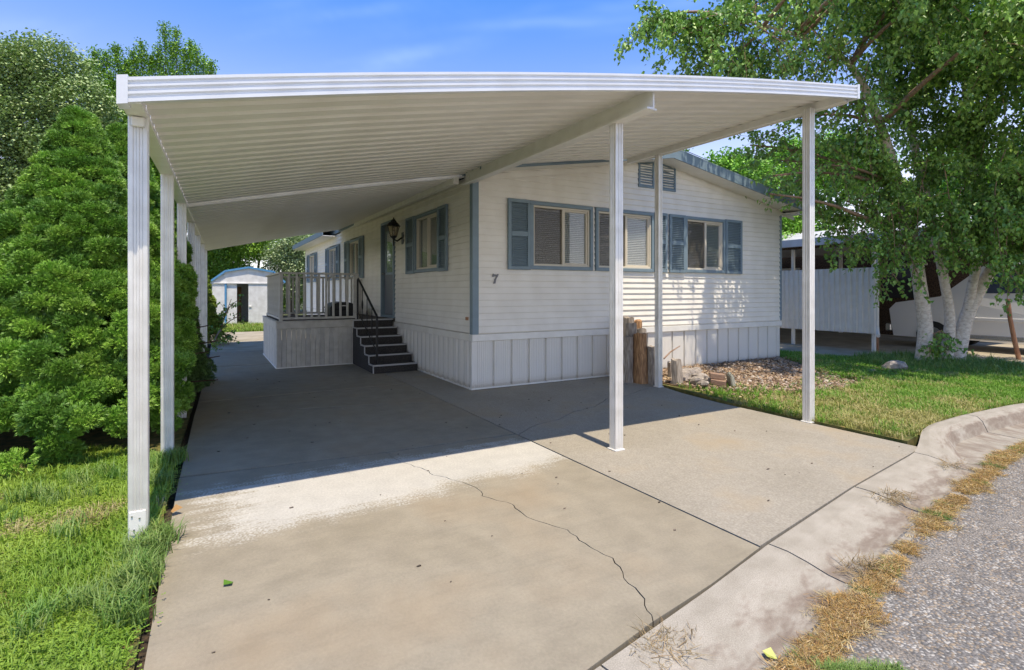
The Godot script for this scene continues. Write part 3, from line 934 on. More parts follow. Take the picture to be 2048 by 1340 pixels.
	frame(b3, V(HX0 + 0.026, 1.75, -11.16), 0.54, 0.92, 0.05, 0.0, 0.02, turn)
	part(dr, "door_light_frame", b3.mesh(), M.blue_trim)
	part(dr, "pane", mb().span(V(HX0 + 0.016, 1.79, -11.12), V(HX0 + 0.020, 2.63, -10.66)).mesh(), M.glass)
	part(dr, "door_knob", mb().tube([V(HX0 + 0.03, 1.78, -11.22), V(HX0 - 0.03, 1.78, -11.22), V(HX0 - 0.05, 1.78, -11.22)], [0.012, 0.028, 0.02], 10).mesh(), M.chrome)
	# small outlet cover and the number
	part(t, "outlet_cover", mb().bspan(V(HX0 - 0.03, 0.985, -7.04), V(HX0 - 0.014, 1.03, -6.95), 0.003).mesh(), M.post_wood)
	# the figure 7, cut from flat metal: slanted, heavy, with a notched arm
	var fig := PackedVector2Array([Vector2(0.004, 0.142), Vector2(0.018, 0.142), Vector2(0.024, 0.134), Vector2(0.068, 0.128), Vector2(0.080, 0.140), Vector2(0.094, 0.140), Vector2(0.088, 0.112), Vector2(0.058, 0.066), Vector2(0.044, 0.0), Vector2(0.012, 0.0), Vector2(0.030, 0.060), Vector2(0.062, 0.104), Vector2(0.026, 0.106), Vector2(0.012, 0.098), Vector2(-0.002, 0.098)])
	var fb := mb()
	var ft := Geometry2D.triangulate_polygon(fig)
	var fo := V(3.575, 1.515, HZ0 + 0.034)
	for q in range(0, ft.size(), 3):
		var a := fig[ft[q]]; var c := fig[ft[q + 1]]; var e := fig[ft[q + 2]]
		if (c - a).cross(e - a) < 0:
			var sw := c; c = e; e = sw
		fb.tri(fo + V(a.x, a.y, 0), fo + V(c.x, c.y, 0), fo + V(e.x, e.y, 0))
	for q in fig.size():
		var a := fig[q]; var c := fig[(q + 1) % fig.size()]
		fb.quad(fo + V(c.x, c.y, 0), fo + V(a.x, a.y, 0), fo + V(a.x, a.y, -0.012), fo + V(c.x, c.y, -0.012))
	part(t, "house_number", fb.mesh(), mat("number_grey", lin(0.16, 0.16, 0.17), 0.4, 0.2), "grey figure 7 on the siding")
	# roof: two slopes, eaves, rake boards, soffit
	var hz := HZ0 + 0.40
	var bz := HZ1 - 0.40
	for sd in [-1.0, 1.0]:
		var xe: float = 6.82 + (3.95 if sd > 0 else -3.60)
		var ye := rake(xe)
		var r := mb()
		var q := [V(6.82, 3.80, hz), V(xe, ye, hz), V(xe, ye, bz), V(6.82, 3.80, bz)]
		var th := V(0, 0.03, 0)
		if sd > 0:
			r.quad(q[0] + th, q[1] + th, q[2] + th, q[3] + th); r.quad(q[3], q[2], q[1], q[0]); r.quad(q[0], q[1], q[1] + th, q[0] + th); r.quad(q[1], q[2], q[2] + th, q[1] + th)
		else:
			r.quad(q[1] + th, q[0] + th, q[3] + th, q[2] + th); r.quad(q[0], q[3], q[2], q[1]); r.quad(q[1], q[0], q[0] + th, q[1] + th); r.quad(q[2], q[1], q[1] + th, q[2] + th)
		part(t, "roof", r.mesh(), M.shingle)
		# rake board with a little depth
		var rb := mb()
		var inn: float = 6.82
		var out: float = xe + sd * 0.03
		var za := hz + 0.022
		var zb := hz
		var p := [V(inn, 3.80 - 0.15, za), V(out, rake(out) - 0.15, za), V(out, rake(out) + 0.035, za), V(inn, 3.80 + 0.035, za)]
		var dz := V(0, 0, zb - za - 0.012)
		if sd > 0:
			rb.quad(p[0], p[1], p[2], p[3]); rb.quad(p[3], p[2], p[2] + dz, p[3] + dz); rb.quad(p[1], p[0], p[0] + dz, p[1] + dz); rb.quad(p[1], p[1] + dz, p[2] + dz, p[2])
		else:
			rb.quad(p[1], p[0], p[3], p[2]); rb.quad(p[2], p[3], p[3] + dz, p[2] + dz); rb.quad(p[0], p[1], p[1] + dz, p[0] + dz); rb.quad(p[2], p[2] + dz, p[1] + dz, p[1])
		part(t, "rake_board", rb.mesh(), M.blue_trim)
		part(t, "drip_edge", mb().loft([[V(inn, 3.838, za + 0.014), V(inn, 3.85, za + 0.014)], [V(out, rake(out) + 0.038, za + 0.014), V(out, rake(out) + 0.05, za + 0.014)]]).mesh(), M.iron)
		# soffit under the gable overhang
		var sf2 := mb()
		var s0 := [V(inn, 3.80 - 0.152, hz + 0.006), V(out, rake(out) - 0.152, hz + 0.006), V(out, rake(out) - 0.13, HZ0 + 0.004), V(inn, 3.80 - 0.13, HZ0 + 0.004)]
		if sd > 0: sf2.quad(s0[3], s0[2], s0[1], s0[0])
		else: sf2.quad(s0[0], s0[1], s0[2], s0[3])
		part(t, "soffit", sf2.mesh(), M.white_metal)
		# trim strip where soffit meets siding
		var ts := mb()
		var g := 0.20
		ts.loft([[V(inn, 3.80 - g - 0.035, HZ0 + 0.024), V(inn, 3.80 - g + 0.04, HZ0 + 0.024)], [V(out, rake(out) - g - 0.035, HZ0 + 0.024), V(out, rake(out) - g + 0.04, HZ0 + 0.024)]], sd < 0)
		part(t, "rake_trim", ts.mesh(), M.vinyl)
		# eave fascia and soffit along the side
		part(t, "eave_board", mb().bspan(V(xe - 0.012, ye - 0.13, bz), V(xe + 0.012, ye + 0.028, hz - 0.002), 0.003).mesh(), M.blue_trim)
		if sd < 0:
			# beyond the carport the eave overhangs the wall
			var o := 2.87
			var e2 := mb()
			e2.quad(V(o, rake(o) + 0.03, -15.95), V(3.22, rake(3.22) + 0.031, -15.95), V(3.22, rake(3.22) + 0.031, bz), V(o, rake(o) + 0.03, bz))
			part(t, "roof", e2.mesh(), M.shingle)
			part(t, "eave_board", mb().bspan(V(o - 0.012, rake(o) - 0.13, bz), V(o + 0.012, rake(o) + 0.028, -15.95), 0.003).mesh(), M.blue_trim)
			part(t, "eave_soffit", mb().span(V(o + 0.013, 3.00, bz), V(HX0 - 0.001, 3.018, -15.95)).mesh(), M.white_metal)
		else: part(t, "eave_soffit", mb().span(V(HX1 + 0.001, 3.00, bz), V(xe - 0.013, 3.018, hz - 0.01)).mesh(), M.white_metal)
	# eave trim along the left wall
	part(t, "eave_trim", mb().bspan(V(HX0 - 0.03, 2.985, HZ1), V(HX0 + 0.02, 3.0, HZ0 - 0.08), 0.003).mesh(), M.vinyl)

func cut(a: float, b: float, y0: float, y1: float, holes: Array) -> Array:
	var segs := [[a, b]]
	for h in holes:
		if y1 < h[2] + 0.02 or y0 > h[3] - 0.02: continue
		var out := []
		for s in segs:
			if h[1] <= s[0] or h[0] >= s[1]: out.append(s); continue
			if h[0] - s[0] > 0.02: out.append([s[0], h[0]])
			if s[1] - h[1] > 0.02: out.append([h[1], s[1]])
		segs = out
	return segs

# four bars round an opening; local x right, y up, z out of the wall; o is the lower left corner
func frame(b: MB, o: Vector3, w: float, h: float, e: float, z0: float, z1: float, bs: Basis) -> void:
	var zc := (z0 + z1) * 0.5
	var zt := z1 - z0
	for q in [[w * 0.5, e * 0.5, w, e], [w * 0.5, h - e * 0.5, w, e], [e * 0.5, h * 0.5, e, h - e * 2.0], [w - e * 0.5, h * 0.5, e, h - e * 2.0]]:
		b.bev(o + bs * Vector3(q[0], q[1], zc), Vector3(q[2], q[3], zt), 0.004, bs)

func window(t: Node3D, o: Vector3, w: float, h: float, bs: Basis, how: String) -> void:
	var b := mb()
	frame(b, o, w, h, 0.055, -0.03, 0.05, bs)
	var win := part(t, "window", b.mesh(), M.blue_trim)
	b = mb()
	frame(b, o + bs * Vector3(0.055, 0.055, 0), w - 0.11, h - 0.11, 0.032, -0.05, 0.022, bs)
	b.bev(o + bs * Vector3(w * 0.52, h * 0.5, -0.008), Vector3(0.036, h - 0.17, 0.05), 0.004, bs)
	# sliding sash on the right
	frame(b, o + bs * Vector3(w * 0.52 + 0.018, 0.087, 0), w * 0.48 - 0.105, h - 0.174, 0.026, -0.04, 0.004, bs)
	part(win, "sash", b.mesh(), M.cream_frame)
	part(win, "pane", mb().box(o + bs * Vector3(w * 0.29, h * 0.5, -0.020), Vector3(w * 0.44, h - 0.17, 0.003), bs).mesh(), M.glass)
	part(win, "pane", mb().box(o + bs * Vector3(w * 0.74, h * 0.5, -0.022), Vector3(w * 0.38, h - 0.20, 0.003), bs).mesh(), M.glass)
	if how != "clear":
		b = mb()
		var n := int((h - 0.2) / 0.030)
		for k in n:
			var y := 0.10 + k * 0.030
			b.box(o + bs * Vector3(w * 0.5, y, -0.062), Vector3(w - 0.17, 0.0016, 0.026), bs * Basis(Vector3.RIGHT, 0.62 if how != "dark" else 0.4))
		for x in [0.2, 0.8]:
			b.box(o + bs * Vector3(w * x, h * 0.5, -0.062), Vector3(0.002, h - 0.2, 0.002), bs)
		part(win, "blind", b.mesh(), M.blind)
		part(win, "blind_rail", mb().box(o + bs * Vector3(w * 0.5, h - 0.11, -0.062), Vector3(w - 0.16, 0.03, 0.03), bs).mesh(), M.blind)
	else:
		# drawn back curtains inside
		for q in [0.14, 0.88]:
			b = mb()
			var cr := [[], []]
			for k in 13:
				var cx: float = w * q + (k - 6) * 0.018
				var cz := -0.11 + 0.018 * sin(k * 2.1)
				cr[0].append(o + bs * Vector3(cx, 0.02, cz)); cr[1].append(o + bs * Vector3(cx, h - 0.02, cz))
			b.loft(cr)
			part(win, "curtain", b.mesh(), M.blind)
	if how == "screen_left" or how == "both" or how == "dark":
		part(win, "insect_screen", mb().box(o + bs * Vector3(w * 0.29, h * 0.5, -0.004), Vector3(w * 0.44, h - 0.17, 0.0015), bs).mesh(), M.screen_mesh)

func shutter(t: Node3D, o: Vector3, w: float, h: float, bs: Basis) -> void:
	var b := mb()
	var e := 0.052
	frame(b, o, w, h, e, 0.023, 0.062, bs)
	b.bev(o + bs * Vector3(w * 0.5, h * 0.51, 0.0425), Vector3(w - e * 2.0, 0.075, 0.038), 0.004, bs)
	var s := part(t, "shutter", b.mesh(), M.blue_trim)
	b = mb()
	for hf in [[e, h * 0.51 - 0.0375], [h * 0.51 + 0.0375, h - e]]:
		var n := int((hf[1] - hf[0]) / 0.031)
		for k in n:
			var y: float = lerpf(hf[0], hf[1], (k + 0.5) / n)
			b.box(o + bs * Vector3(w * 0.5, y, 0.046), Vector3(w - e * 2.0 + 0.004, 0.007, 0.024), bs * Basis(Vector3.RIGHT, 0.62))
	part(s, "louvres", b.mesh(), M.blue_trim)
	part(s, "back_panel", mb().box(o + bs * Vector3(w * 0.5, h * 0.5, 0.0255), Vector3(w - e * 1.6, h - e * 1.6, 0.003), bs).mesh(), M.blue_trim)

# ---------------------------------------------------------------- porch, steps, lantern, shed
func porch() -> void:
	var t := thing("porch", "raised porch with vertical board skirt and picket railing", "porch", V(2.2, 0, -11.7))
	var zf := -10.45
	var zb := -13.05
	part(t, "floor", mb().bspan(V(1.09, 0.80, zb + 0.01), V(HX0 - 0.035, 0.858, zf - 0.012), 0.004).mesh(), M.porch_floor)
	part(t, "band", mb().bspan(V(1.075, 0.72, zf - 0.03), V(2.56, 0.845, zf + 0.012), 0.006).mesh(), M.porch_paint)
	part(t, "band", mb().bspan(V(1.068, 0.722, zb), V(1.10, 0.843, zf - 0.03), 0.006).mesh(), M.porch_paint)
	part(t, "cap_strip", mb().bspan(V(1.06, 0.846, zf - 0.04), V(2.57, 0.862, zf + 0.026), 0.004).mesh(), M.porch_paint)
	part(t, "cap_strip", mb().bspan(V(1.055, 0.847, zb), V(1.115, 0.863, zf - 0.04), 0.004).mesh(), M.porch_paint)
	var bw := 0.083
	var bm := mb().bspan(V(0.0015, 0.0, -0.014), V(bw - 0.0015, 0.715, 0.0), 0.004).mesh()
	rng.seed = 31
	var pp := [M.porch_paint, M.porch_paint_pale, M.porch_paint_grey, M.porch_paint]
	for k in 18:
		piece(t, "skirt_board", bm, pp[rng.randi() % 4], Transform3D(Basis.IDENTITY, V(1.085 + k * bw, 0.012, zf - rng.randf_range(0.0, 0.005))))
	for k in 31:
		piece(t, "skirt_board", bm, pp[rng.randi() % 4], Transform3D(Basis(Vector3.UP, -PI / 2), V(1.082 + rng.randf_range(0.0, 0.005), 0.012, zb + k * bw)))
	part(t, "bottom_rail", mb().bspan(V(1.07, 0.0, zf - 0.03), V(2.57, 0.02, zf + 0.008), 0.003).mesh(), M.white_metal)
	part(t, "bottom_rail", mb().bspan(V(1.07, 0.0, zb), V(1.1, 0.02, zf - 0.03), 0.003).mesh(), M.white_metal)
	# railings
	var yb := 0.925
	var yt := 1.72
	var pk := mb().bev(V(0, (yb + yt) * 0.5, 0), V(0.042, yt - yb, 0.018), 0.003).mesh()
	part(t, "corner_post", mb().bspan(V(1.13, 0.858, zf - 0.085), V(1.195, 1.74, zf - 0.02), 0.005).mesh(), M.rail_paint)
	part(t, "rail", mb().bspan(V(1.12, yt, zf - 0.09), V(2.53, yt + 0.036, zf - 0.015), 0.005).mesh(), M.rail_paint)
	part(t, "rail", mb().bspan(V(1.15, yb - 0.04, zf - 0.075), V(2.53, yb, zf - 0.03), 0.004).mesh(), M.rail_paint)
	part(t, "rail", mb().bspan(V(1.118, yt + 0.001, zb + 0.02), V(1.195, yt + 0.037, zf - 0.09), 0.005).mesh(), M.rail_paint)
	part(t, "rail", mb().bspan(V(1.14, yb - 0.04, zb + 0.02), V(1.185, yb, zf - 0.09), 0.004).mesh(), M.rail_paint)
	part(t, "rail", mb().bspan(V(1.2, yt - 0.01, zb + 0.02), V(3.2, yt + 0.026, zb + 0.09), 0.005).mesh(), M.rail_paint)
	part(t, "rail", mb().bspan(V(1.2, yb - 0.04, zb + 0.03), V(3.2, yb, zb + 0.075), 0.004).mesh(), M.rail_paint)
	for k in 10: piece(t, "picket", pk, M.rail_paint, Transform3D(Basis.IDENTITY, V(1.30 + k * 0.131, 0, zf - 0.052)))
	for k in 18: piece(t, "picket", pk, M.rail_paint, Transform3D(Basis(Vector3.UP, PI / 2), V(1.162, 0, zf - 0.20 - k * 0.135)))
	for k in 15: piece(t, "picket", pk, M.rail_paint, Transform3D(Basis.IDENTITY, V(1.30 + k * 0.131, 0, zb + 0.052)))
	part(t, "end_post", mb().bspan(V(2.50, 0.858, zf - 0.085), V(2.56, 1.74, zf - 0.02), 0.005).mesh(), M.rail_paint)
	part(t, "end_post", mb().bspan(V(3.17, 0.858, zb + 0.02), V(3.24, 1.70, zb + 0.09), 0.005).mesh(), M.rail_paint)
	for x in [1.16, 3.2]:
		part(t, "rail_foot", mb().bspan(V(x - 0.02, 0.858, zb + 0.03), V(x + 0.02, 0.90, zb + 0.08), 0.003).mesh(), M.rail_paint)
	# steps
	var s := thing("porch_steps", "six charcoal carpeted steps with pale metal nosings", "steps", V(2.85, 0, -9.7))
	var x0 := 2.44
	var x1 := 3.225
	for i in 6:
		var z0 := -9.0 - i * 0.286
		var y1 := 0.1425 * (i + 1)
		var z1 := z0 - 0.286 if i < 5 else -10.46
		if i == 5: z1 = -10.62
		var ym := y1 - 0.1425 if i > 0 else 0.0
		part(s, "step", mb().bspan(V(x0, 0.0 if i == 0 else ym * 0.0 + 0.001 * i, z1 + 0.0005), V(x1 - 0.001 * i, y1, z0), 0.004).mesh(), M.carpet)
		var bb := mb().bspan(V(x0 - 0.004, y1 - 0.022, z0 - 0.035), V(x1 + 0.003, y1 + 0.004, z0 + 0.008), 0.003)
		part(s, "nosing", bb.mesh(), M.nosing)
		if i < 5 or true:
			part(s, "edge_strip", mb().bspan(V(x0 - 0.006, ym + 0.005, z0 - 0.012), V(x0 + 0.012, y1 - 0.023, z0 + 0.006), 0.002).mesh(), M.nosing)
			part(s, "edge_strip", mb().bspan(V(x0 - 0.007, y1 - 0.018, z1 + 0.01), V(x0 + 0.012, y1 + 0.005, z0 - 0.036), 0.002).mesh(), M.nosing)
	# iron handrail
	var hr := part(s, "handrail", mb().tube([V(2.535, 1.60, -10.50), V(2.535, 1.645, -10.42), V(2.535, 1.60, -10.32), V(2.535, 0.955, -9.08)], [0.016, 0.02, 0.02, 0.02], 8).mesh(), M.iron, "black iron handrail beside the steps")
	part(hr, "rail_post", mb().bspan(V(2.515, 0.858, -10.46), V(2.545, 1.62, -10.43), 0.003).mesh(), M.iron)
	part(hr, "rail_post", mb().bspan(V(2.518, 0.142, -9.12), V(2.552, 0.975, -9.086), 0.003).mesh(), M.iron)
	part(hr, "lower_rail", mb().tube([V(2.535, 1.0, -10.43), V(2.535, 0.36, -9.12)], [0.011, 0.011], 6).mesh(), M.iron)
	for k in 3:
		var f := (k + 1) / 4.0
		var z := lerpf(-10.43, -9.10, f)
		var lo := lerpf(1.0, 0.36, f)
		var hi := lerpf(1.62, 0.96, f)
		var pts := []
		var rad := []
		for j in 13:
			pts.append(V(2.535, lerpf(lo, hi, j / 12.0), z)); rad.append(0.008 + (0.012 * sin(PI * (j - 4) / 4.0) if j > 4 and j < 8 else 0.0))
		part(hr, "baluster", mb().tube(pts, rad, 6).mesh(), M.iron)
	# black domed tub on the porch
	var g := thing("domed_tub", "black domed tub standing on the porch floor behind the pickets", "tub", V(2.62, 0.86, -12.4))
	var b := mb()
	var rows := []
	for j in 9:
		var a := PI * j / 8.0
		rows.append([V(2.62 - 0.30 * cos(a), 1.02 + 0.15 * sin(a), -12.05), V(2.62 - 0.30 * cos(a), 1.02 + 0.15 * sin(a), -12.75)])
	b.loft(rows, true)
	for e in 2:
		for j in 8: b.tri(V(2.62, 1.02, -12.05 - 0.7 * e), rows[j][e], rows[j + 1][e])
	part(g, "lid", b.mesh(), M.black_plastic)
	part(g, "body", mb().bspan(V(2.33, 0.86, -12.74), V(2.91, 1.018, -12.06), 0.02).mesh(), M.black_plastic)
	part(g, "handle", mb().bspan(V(2.54, 1.07, -12.05), V(2.70, 1.095, -12.02), 0.006).mesh(), M.chrome)
	lantern()

func lathe(b: MB, c: Vector3, prof: Array, sides: int) -> MB:
	for k in prof.size() - 1:
		for s in sides:
			var a0 := TAU * (s + 0.5) / sides
			var a1 := TAU * (s + 1.5) / sides
			var r0: float = prof[k][0]
			var r1: float = prof[k + 1][0]
			b.quad(c + V(r0 * sin(a0), prof[k][1], r0 * cos(a0)), c + V(r0 * sin(a1), prof[k][1], r0 * cos(a1)), c + V(r1 * sin(a1), prof[k + 1][1], r1 * cos(a1)), c + V(r1 * sin(a0), prof[k + 1][1], r1 * cos(a0)))
	return b

func lantern() -> void:
	var c := V(3.08, 2.44, -9.92)
	var t := thing("wall_lantern", "black coach lantern with tapered panes beside the front door", "lantern", c)
	part(t, "roof", lathe(mb(), c, [[0.13, 0.20], [0.135, 0.215], [0.085, 0.275], [0.06, 0.285], [0.055, 0.31], [0.03, 0.33], [0.012, 0.345], [0.012, 0.37], [0.0, 0.375]], 6).mesh(), M.iron)
	part(t, "pane", lathe(mb(), c, [[0.062, 0.02], [0.112, 0.20]], 6).mesh(), M.lamp_glass)
	var b := mb()
	for s in 6:
		var a := TAU * (s + 0.5) / 6
		b.tube([c + V(0.064 * sin(a), 0.015, 0.064 * cos(a)), c + V(0.116 * sin(a), 0.205, 0.116 * cos(a))], [0.006, 0.006], 5)
	part(t, "cage", b.mesh(), M.iron)
	part(t, "base", lathe(mb(), c, [[0.0, -0.17], [0.012, -0.16], [0.016, -0.06], [0.03, -0.03], [0.066, 0.0], [0.07, 0.02], [0.0, 0.022]], 6).mesh(), M.iron)
	part(t, "candle", mb().tube([c + V(0, 0.02, 0), c + V(0, 0.11, 0)], [0.014, 0.013], 8).mesh(), M.blind)
	part(t, "arm", mb().tube([c + V(0.0, -0.04, 0), c + V(0.07, -0.075, 0), c + V(0.14, -0.02, 0), c + V(0.185, 0.0, 0)], [0.014, 0.016, 0.016, 0.02], 6).mesh(), M.iron)
	part(t, "wall_plate", mb().bspan(c + V(0.168, -0.13, -0.055), c + V(0.196, 0.10, 0.055), 0.008).mesh(), M.door_blue)

func shed() -> void:
	var t := thing("garden_shed", "white metal garden shed with blue trim and a door ajar", "shed", V(1.5, 0, -26.2))
	var zf := -25.0
	var zb := -27.6
	var pts := [[0.06, 1.80], [0.63, 2.26], [1.5, 2.43], [2.48, 2.26], [2.94, 1.80]]
	part(t, "side_wall", mb().span(V(0.17, 0, zb), V(0.20, 1.80, zf - 0.04)).mesh(), M.shed_metal)
	part(t, "side_wall", mb().span(V(2.80, 0, zb), V(2.83, 1.80, zf - 0.04)).mesh(), M.shed_metal)
	part(t, "back_wall", mb().span(V(0.201, 0, zb), V(2.799, 1.80, zb + 0.03)).mesh(), M.shed_metal)
	for q in [[0.171, 0.62], [2.46, 2.829]]:
		part(t, "front_wall", mb().bspan(V(q[0], 0, zf - 0.04), V(q[1], 1.745, zf - 0.015), 0.004).mesh(), M.shed_metal)
	for x in [0.655, 2.445]:
		part(t, "door_jamb", mb().bspan(V(x - 0.045, 0.02, zf - 0.045), V(x + 0.035, 1.74, zf + 0.012), 0.004).mesh(), M.deep_blue)
	var b := mb()
	b.quad(V(0.13, 1.76, zf - 0.02), V(2.87, 1.76, zf - 0.02), V(2.48, 2.24, zf - 0.02), V(0.63, 2.24, zf - 0.02))
	b.tri(V(0.63, 2.24, zf - 0.02), V(2.48, 2.24, zf - 0.02), V(1.5, 2.415, zf - 0.02))
	part(t, "gable", b.mesh(), M.shed_metal)
	part(t, "gable_seam", mb().span(V(1.492, 1.76, zf - 0.019), V(1.508, 2.40, zf - 0.012)).mesh(), M.shed_metal)
	part(t, "door_track", mb().bspan(V(0.10, 1.725, zf - 0.018), V(2.9, 1.765, zf + 0.03), 0.004).mesh(), M.shed_metal)
	part(t, "door", mb().bspan(V(0.70, 0.03, zf - 0.052), V(1.07, 1.72, zf - 0.046), 0.002).mesh(), M.shed_metal)
	var d := part(t, "door", mb().bspan(V(1.50, 0.03, zf - 0.03), V(2.40, 1.72, zf - 0.008), 0.003).mesh(), M.shed_metal)
	part(d, "door_handle", mb().bspan(V(1.52, 0.74, zf - 0.006), V(1.62, 0.80, zf + 0.03), 0.006).mesh(), M.white_metal)
	part(t, "floor", mb().span(V(0.21, 0.0, zb + 0.04), V(2.79, 0.03, zf - 0.06)).mesh(), M.old_wood)
	part(t, "inner_board", mb().bspan(V(1.12, 0.03, -26.4), V(1.30, 1.6, -26.3), 0.004).mesh(), M.split_wood)
	for k in 4:
		var a: Array = pts[k]
		var e: Array = pts[k + 1]
		b = mb()
		var n := Vector3(-(e[1] - a[1]), e[0] - a[0], 0).normalized() * 0.025
		var p0 := V(a[0], a[1], zf + 0.05); var p1 := V(e[0], e[1], zf + 0.05)
		var q0 := V(a[0], a[1], zb - 0.03); var q1 := V(e[0], e[1], zb - 0.03)
		b.quad(p0 + n, p1 + n, q1 + n, q0 + n); b.quad(q0, q1, p1, p0); b.quad(p0, p1, p1 + n, p0 + n)
		part(t, "roof_sheet", b.mesh(), M.pale_roof)
		b = mb()
		var dn := -n * 2.2
		var o := V(0, 0, 0.022)
		b.quad(p0 + dn + o, p1 + dn + o, p1 + n + o, p0 + n + o); b.quad(p0 + n + o, p1 + n + o, p1 + n, p0 + n); b.quad(p1 + dn + o, p0 + dn + o, p0 + dn, p1 + dn)
		part(t, "roof_trim", b.mesh(), M.deep_blue)

# ---------------------------------------------------------------- the neighbouring lot
func neighbour() -> void:
	var t := thing("corrugated_screen", "white corrugated metal screen hung above the neighbour's driveway", "fence", V(13.3, 0, -9.5))
	var x := 13.28
	var z0 := -6.42
	var cm := mb()
	var lo := []
	var hi := []
	for q in [[0.0, 0.0], [0.05, 0.0], [0.068, 0.026], [0.112, 0.026], [0.13, 0.0]]:
		lo.append(V(q[0], 0.43, q[1])); hi.append(V(q[0], 1.955, q[1]))
	cm.loft([lo, hi])
	var m := cm.mesh()
	for k in 48:
		piece(t, "corrugated_panel", m, M.white_metal, Transform3D(Basis(Vector3.UP, -PI / 2), V(x, 0, z0 - (k + 1) * 0.13)))
	part(t, "top_rail", mb().bspan(V(x + 0.002, 1.91, z0 - 6.2), V(x + 0.05, 1.95, z0), 0.004).mesh(), M.white_metal)
	part(t, "low_rail", mb().bspan(V(x + 0.002, 0.45, z0 - 6.2), V(x + 0.05, 0.49, z0), 0.004).mesh(), M.white_metal)
	for k in 4:
		part(t, "post", mb().bspan(V(x + 0.055, 0.0, z0 - 0.05 - k * 1.95), V(x + 0.125, 2.5, z0 - 0.12 - k * 1.95), 0.004).mesh(), M.white_metal)
	# carport roof over it
	t = thing("neighbour_carport", "low grey edged carport roof over the neighbour's driveway", "carport", V(16, 0, -9))
	part(t, "roof", mb().span(V(12.95, 2.66, -16.0), V(18.6, 2.70, -4.85)).mesh(), M.pale_roof)
	part(t, "fascia", mb().bspan(V(12.91, 2.53, -16.0), V(12.948, 2.72, -4.82), 0.005).mesh(), M.pale_roof)
	part(t, "fascia", mb().bspan(V(12.95, 2.53, -4.848), V(18.6, 2.72, -4.81), 0.005).mesh(), M.pale_roof)
	part(t, "beam", mb().bspan(V(13.29, 2.50, -16.0), V(13.40, 2.655, -4.86), 0.005).mesh(), M.bark_dark)
	for q in [[18.45, -5.0], [18.45, -10.0], [18.45, -15.0], [13.35, -15.0]]:
		part(t, "post", mb().bspan(V(q[0] - 0.045, 0, q[1] - 0.045), V(q[0] + 0.045, 2.655, q[1] + 0.045), 0.004).mesh(), M.white_metal)
	part(t, "post", mb().bspan(V(13.34, 0, -9.33), V(13.40, 2.5, -9.27), 0.004).mesh(), M.post_wood)
	# downspout on a stake
	t = thing("downspout", "white metal downspout ending in a kicked out elbow", "downspout", V(13.15, 0.3, -6.3))
	part(t, "pipe", mb().tube([V(13.1, 2.55, -6.32), V(13.14, 2.4, -6.32), V(13.14, 0.62, -6.32)], [0.032, 0.032, 0.032], 8).mesh(), M.white_metal)
	part(t, "elbow", mb().tube([V(13.14, 0.615, -6.32), V(13.13, 0.50, -6.31), V(13.03, 0.42, -6.25), V(12.97, 0.41, -6.22)], [0.034, 0.036, 0.036, 0.038], 8).mesh(), M.white_metal)
	single("wooden_stake", mb().tube([V(13.05, -0.05, -6.27), V(13.04, 0.15, -6.27), V(13.06, 0.39, -6.28)], [0.022, 0.024, 0.022], 7).mesh(), M.post_wood, "short wooden stake below the white downspout", "stake")
	single("leaning_pole", mb().tube([V(14.32, 0.0, -4.25), V(14.18, 0.40, -4.28), V(14.12, 0.85, -4.33), V(14.10, 1.25, -4.36)], [0.042, 0.04, 0.038, 0.036], 8).mesh(), M.post_wood, "bent brown pole leaning beside the white vehicle", "pole")
	# the neighbour's house behind; dark wall colour stands in for shade under the carport
	t = thing("neighbour_house", "neighbouring home with a pale roof behind the foliage, walls coloured dark as carport shade", "house", V(22, 0, -12))
	part(t, "wall", mb().span(V(19.0, 0.0, -22), V(25, 2.9, -6.0)).mesh(), M.bark_dark)
	var b := mb()
	b.quad(V(18.6, 2.85, -5.6), V(22, 3.9, -5.6), V(22, 3.9, -22.4), V(18.6, 2.85, -22.4))
	b.quad(V(22, 3.9, -5.6), V(25.4, 2.85, -5.6), V(25.4, 2.85, -22.4), V(22, 3.9, -22.4))
	part(t, "roof", b.mesh(), M.pale_roof)
	part(t, "gable", gable_mesh(), M.bark_dark)
	for z in [-8.5, -12.5, -17.0]:
		var wd := part(t, "window", mb().bspan(V(18.96, 1.2, z - 0.7), V(19.0, 2.2, z + 0.7), 0.005).mesh(), M.window_tint)
		part(wd, "frame", mb().bspan(V(18.94, 2.2, z - 0.76), V(19.0, 2.27, z + 0.76), 0.004).mesh(), M.cream_frame)
	vehicle()

func gable_mesh() -> ArrayMesh:
	var b := mb()
	b.tri(V(19, 2.9, -6.0), V(25, 2.9, -6.0), V(22, 3.8, -6.0))
	return b.mesh()

